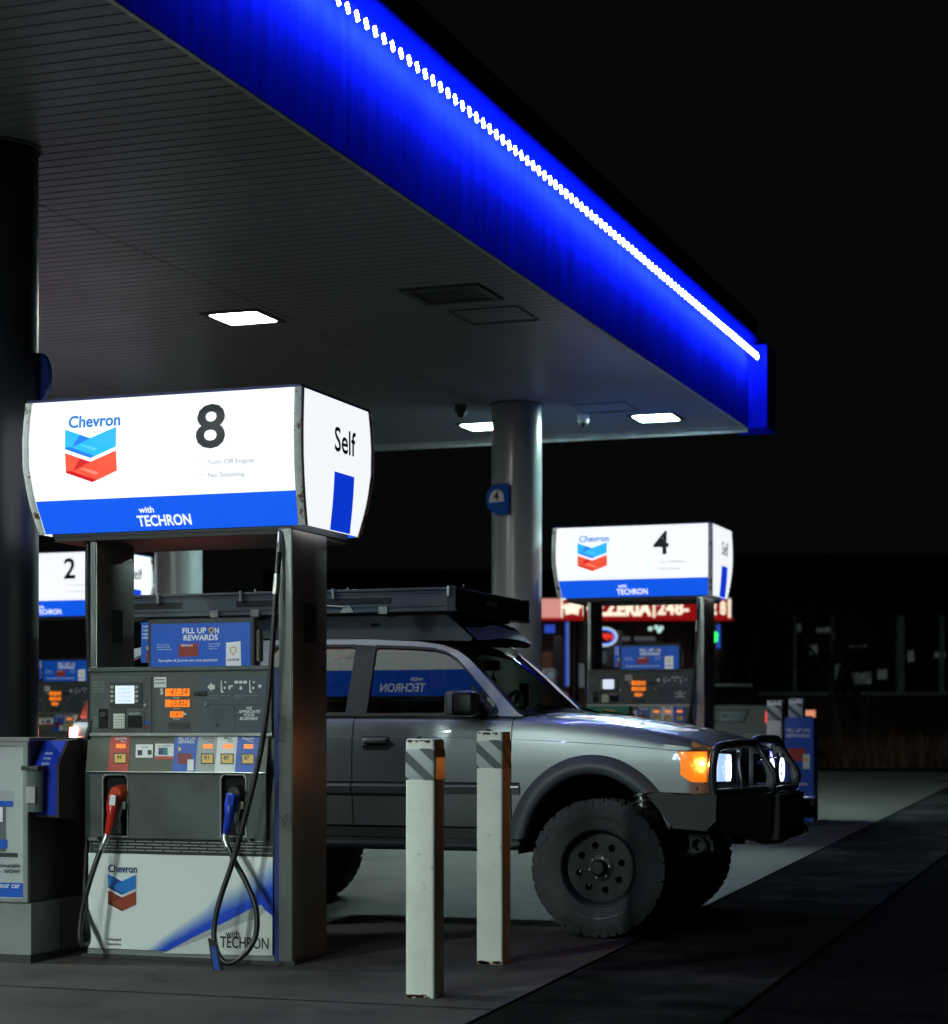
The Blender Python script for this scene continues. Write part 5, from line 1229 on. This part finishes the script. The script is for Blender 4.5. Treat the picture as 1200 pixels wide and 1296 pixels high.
# neon OPEN sign
on = tag(empty('open_sign', (-sn * 44.6 + cs * bk(765, 44.6), cs * 44.6 + sn * bk(765, 44.6), bz(806, 44.6)), YAW), 'oval neon OPEN sign with a blue rim in the restaurant window', 'neon sign')
el = [(.27 * math.cos(R(k)), 0, .19 * math.sin(R(k))) for k in range(0, 361, 15)]
MB().tube(el, .022, n=8, cap=False).build('rim_tube', 'neonwhite', on, smooth=True); MB().tube([(p[0] * .88, .01, p[2] * .86) for p in el], .018, n=8, cap=False).build('inner_tube', 'neonblue', on, smooth=True)
MB().prism([(.25 * math.cos(R(k)), .17 * math.sin(R(k))) for k in range(0, 360, 15)], lambda u, v, d: (u, .04 + d, v), 0, .01).build('backing', 'hole', on)
MB().text('OPEN', lambda u, v: (u, 0, -.06 + v), h=.13, w=.38, bold=.01).build('lettering', 'neonred', on)
# small red/green neon by the corner
ns_ = tag(empty('traffic_neon', (-sn * 44.4 + cs * bk(901, 44.4), cs * 44.4 + sn * bk(901, 44.4), bz(806, 44.4)), YAW), 'tiny red and green neon shape in the last restaurant window', 'neon sign')
ns_.name = 'neon_sign'
MB().lathe([(0, -.02), (.09, -.015), (.09, .015), (0, .02)], axis='y', c=(-.06, 0, 0), n=14).build('red_shape', 'neonred', ns_, smooth=True); MB().lathe([(0, -.02), (.07, -.015), (.07, .015), (0, .02)], axis='y', c=(.07, 0, .04), n=14).build('green_shape', 'greenneon', ns_, smooth=True); MB().lathe([(0, -.02), (.06, -.015), (.06, .015), (0, .02)], axis='y', c=(.07, 0, -.06), n=14).build('green_shape', 'greenneon', ns_, smooth=True)

# dark shop row on the right
D1 = 47.0
M['darkwall'] = mat('dark_wall', (.03, .03, .032), .85, var=.25, vscale=.7); M['brick'] = mat('brick_band', (.10, .05, .035), .85, var=.3, vscale=3); M['palestone'] = mat('pale_post', (.5, .55, .52), .7, var=.2, vscale=2)
M['dimglow'] = glow('dim_shop_light', (.5, .6, .6), .045); M['soffitfill'] = glow('soffit_fill_strip', (.8, .95, 1), .22); M['darkglass'] = mat('dark_glass', (.01, .011, .012), .08, spec=.6)
row = tag(empty('shop_building', (-sn * D1, cs * D1, 0), YAW), 'long dark shop front with pale posts behind the bare trees on the right', 'building')
k1 = lambda px: bk(px, D1); q1 = lambda py: bz(py, D1)
xa, xb = k1(932), k1(1300)
MB().box(xa, xb, 0, .3, q1(778), q1(700)).build('upper_wall', 'darkwall', row)
MB().box(xa, xb, 6, 6.3, zg - .2, q1(700)).build('rear_wall', 'darkwall', row)
MB().box(xa, xb, -1.15, -1.1, q1(781), q1(768)).build('awning_edge', 'darkwall', row)  # dropped low enough to hide the added glow strip
MB().box(xa, xb, 0, .3, zg - .3, q1(880)).build('knee_wall', 'brick', row)
MB().box(k1(1000), xb, -.9, -.8, q1(773), q1(771)).build('soffit_fill_strip', 'soffitfill', row); MB().box(k1(1000), xb, -1.1, 0, q1(771), q1(768)).build('canopy_roof', 'darkwall', row)  # hidden glow strip added under the awning to light posts and ledge
MB().box(xa, xb, -.05, .02, q1(880), q1(876)).build('ledge', 'palestone', row)
MB().box(xa, xb, .1, .12, q1(876), q1(779)).build('shop_window', 'darkglass', row)
for px, w in ((1006, 3), (1054, 4), (1140, 9), (1192, 5), (1250, 9)): MB().box(k1(px) - k1(600 + w / 2), k1(px) + k1(600 + w / 2), -.04, .09, q1(876), q1(779)).build('post', 'palestone', row)
for px0, px1, py0, py1 in ((1009, 1015, 788, 802), (1034, 1052, 793, 801), (1026, 1036, 815, 828), (1057, 1067, 838, 865), (1076, 1098, 816, 819), (1080, 1104, 850, 866), (1112, 1124, 846, 860), (1150, 1158, 822, 838), (1184, 1198, 824, 832)):
    MB().prism([(k1(px0), q1(py1)), (k1(px1), q1(py1 - 1)), (k1(px1 - 1), q1(py0)), (k1((px0 + px1) / 2), q1(py0 + 2)), (k1(px0), q1(py0 + 1))], lambda u, v, d: (u, .07 + d, v), 0, .02).build('window_display', 'dimglow', row)

# lit kiosk panel behind the rewards cover
ko = tag(empty('lit_panel', (-sn * 33 + cs * bk(1021, 33), cs * 33 + sn * bk(1021, 33), 0), YAW), 'small lit orange and white panel standing behind the far bollards', 'sign')
kz = lambda py: bz(py, 33)
MB().box(-.13, .16, 0, .12, kz(931), kz(897), bev=.01).build('casing', 'bodydk', ko)
M['orangeglow'] = glow('orange_panel', (.9, .32, .18), .8); M['whiteglow2'] = glow('panel_white', (.8, .9, .9), .9)
MB().box(-.11, .14, -.012, -.002, kz(911), kz(899)).build('orange_field', 'orangeglow', ko); MB().box(-.11, .14, -.012, -.002, kz(929), kz(912)).build('white_field', 'whiteglow2', ko)
MB().box(-.11, .10, -.016, -.013, kz(909), kz(906)).build('print_line', 'bodydk', ko)
MB().box(-.05, .05, .02, .1, zg, kz(931)).build('stand', 'bodydk', ko)

# parked sedan, tail towards us
CT = 34.0
cz0 = zg
sed = tag(empty('parked_sedan', (-sn * CT + cs * bk(924, CT), cs * CT + sn * bk(924, CT), cz0), YAW), 'silver sedan parked tail first beyond pump 4, one red tail lamp showing', 'car')
def hwid(z): return lerp([(.25, .80), (.5, .89), (.8, .90), (1.0, .87), (1.08, .80)], z)
b = MB()
secs = [(0.0, .30, .98), (.05, .25, 1.04), (.5, .22, 1.06), (1.6, .22, 1.0), (3.0, .22, .98), (4.3, .25, .78), (4.45, .3, .7)]
V = []
for y, zl, zt3 in secs:
    k_ = .93 if y in (0.0, 4.45) else 1
    half = [(0, zl), (.7, zl), (hwid(zl + .1) * k_, zl + .12), (.9 * k_, .6), (.885 * k_, zt3 - .14), (.80 * k_, zt3 - .02), (.55, zt3 + .01), (0, zt3 + .02)]
    V += [(x, y, z) for x, z in half] + [(-x, y, z) for x, z in half[::-1][1:-1]]
kk = 14
b.mesh_pts(V, [[i * kk + j, i * kk + (j + 1) % kk, (i + 1) * kk + (j + 1) % kk, (i + 1) * kk + j] for i in range(len(secs) - 1) for j in range(kk)] + [list(range(kk)), [(len(secs) - 1) * kk + j for j in range(kk)][::-1]])
M['carsilver'] = mat('sedan_paint', (.42, .44, .44), .3, metal=.3, coat=1, coatr=.05)
b.build('body', 'carsilver', sed, smooth=True, angle=40)
b = MB(); V = []
for y, z, w_ in ((.75, 1.03, .74), (1.35, 1.40, .58), (2.4, 1.44, .58), (3.3, 1.0, .72)): V += [(-w_, y, z), (w_, y, z)]
b.mesh_pts(V, [[0, 1, 3, 2], [2, 3, 5, 4], [4, 5, 7, 6], [0, 2, 4, 6], [1, 7, 5, 3]]); b.build('cabin', 'darkglass', sed)
MB().box(-.57, .57, 1.4, 2.35, 1.405, 1.45, bev=.015).build('roof', 'carsilver', sed)
pr_ = MB().prism([(-.33, .98), (.33, .98), (.24, .76), (-.24, .76)], lambda u, v, d: (u, -.012 + d, v), 0, .01, holes=[[(-.30, .965), (-.22, .775), (.22, .775), (.30, .965)]]).build('plate_recess', 'black', sed)
pt = MB().box(-.155, .155, -.02, -.005, .80, .95, bev=.004).build('licence_plate', 'bandpale', sed)
MB().text('BR3 71K', lambda u, v: (u, -.022, .85 + v), h=.06, w=.25, bold=.02).build('lettering', 'navy', pt)
M['tail'] = glow('tail_lamp_lit', (1, .06, .03), 1.8); M['tailhot'] = glow('tail_lamp_core', (1, .5, .3), 2)
for sd in (-1, 1):
    tl = MB().box(*sorted((sd * .60, sd * .86)), -.012, .10, .76, .96, bev=.02).build('tail_lamp', 'tail', sed, smooth=True)
    MB().box(*sorted((sd * .70, sd * .80)), -.016, -.011, .80, .92, bev=.002).build('lamp_core', 'tailhot', tl)
for sd in (-1, 1):
    for y in (.95, 3.6):
        MB().lathe([(0, -.1), (.2, -.1), (.31, -.09), (.325, -.05), (.325, .05), (.31, .09), (0, .1)], axis='x', c=(sd * .80, y, .325), n=28).build('wheel', 'tyre', sed, smooth=True)
MB().box(-.86, .86, -.05, .02, .35, .60, bev=.03).build('bumper', 'carsilver', sed, smooth=True)

# bare trees
M['bark'] = mat('bark', (.03, .024, .02), .9, var=.3, vscale=8)
def tree(px, t, h, lab, seed, lean=0):
    rnd = random.Random(seed)
    r = tag(empty('bare_tree', (-sn * t + cs * bk(px, t), cs * t + sn * bk(px, t), zg - .05)), lab, 'tree', 'bare trees in front of the dark shops')
    tr = MB(); cr_ = MB()
    def branch(p, d, L, rad, lev):
        pts = [p]; rr = [rad]; n = 5; q = Vector(p); dd = Vector(d)
        for i in range(n):
            dd = (dd + Vector((rnd.uniform(-.16, .16), rnd.uniform(-.16, .16), rnd.uniform(-.03, .10)))).normalized()
            q = q + dd * L / n; pts.append(q.copy()); rr.append(rad * (1 - .55 * (i + 1) / n))
        (tr if lev == 0 else cr_).tube(pts, rr, n=8 if lev < 2 else 4, cap=False)
        if lev < 5:
            for k in range(3 if lev < 4 else 4):
                i = rnd.randint(2, n); a = rnd.uniform(0, 6.28); s_ = rnd.uniform(.4, .95)
                nd = (dd + Vector((math.cos(a), math.sin(a), rnd.uniform(-.2, .5))) * s_).normalized()
                branch(pts[i], nd, L * rnd.uniform(.6, .82), rr[i] * .72, lev + 1)
    branch(Vector((0, 0, 0)), Vector((lean, 0, 1)).normalized(), h * .32, h * .028, 0)
    tr.build('trunk', 'bark', r, smooth=True, angle=80); cr_.build('crown', 'bark', r, smooth=True, angle=80, weld=False)
tree(1062, 37, 5.2, 'bare tree with a thick dark trunk right of the rewards cover', 3, .05)
tree(1086, 38.5, 4.4, 'bare leaning tree in front of the shop posts, right hand one', 11, .25)
tree(950, 41, 4.2, 'thin bare tree just right of the sign numbered 4', 23, -.1)
tree(826, 43, 3.4, 'slim bare tree standing in front of the restaurant window', 31, 0)
# dry grass verge
M['grass'] = mat('dry_grass', (.12, .058, .03), .9, var=.5, vscale=2)
b = MB(); rnd = random.Random(5)
for i in range(9000):
    px = rnd.uniform(1018, 1230) if i < 8000 else rnd.uniform(930, 1018); t = rnd.uniform(34, 40)
    cx, cy = -sn * t + cs * bk(px, t), cs * t + sn * bk(px, t); h = rnd.uniform(.2, .62) * (1.3 if rnd.random() < .15 else 1) * (.6 + .5 * math.sin(px * .09) ** 2)
    a = rnd.uniform(0, 6.28); w_ = .012; lx, ly = rnd.uniform(-.2, .2), rnd.uniform(-.2, .2)
    b.mesh_pts([(cx - w_ * math.cos(a), cy - w_ * math.sin(a), zg), (cx + w_ * math.cos(a), cy + w_ * math.sin(a), zg), (cx + lx, cy + ly, zg + h)], [[0, 1, 2]])
tag(b.build('dry_grass', 'grass', weld=False, recalc=False), 'dry orange brown grass growing along the far verge', 'grass', kind='stuff')
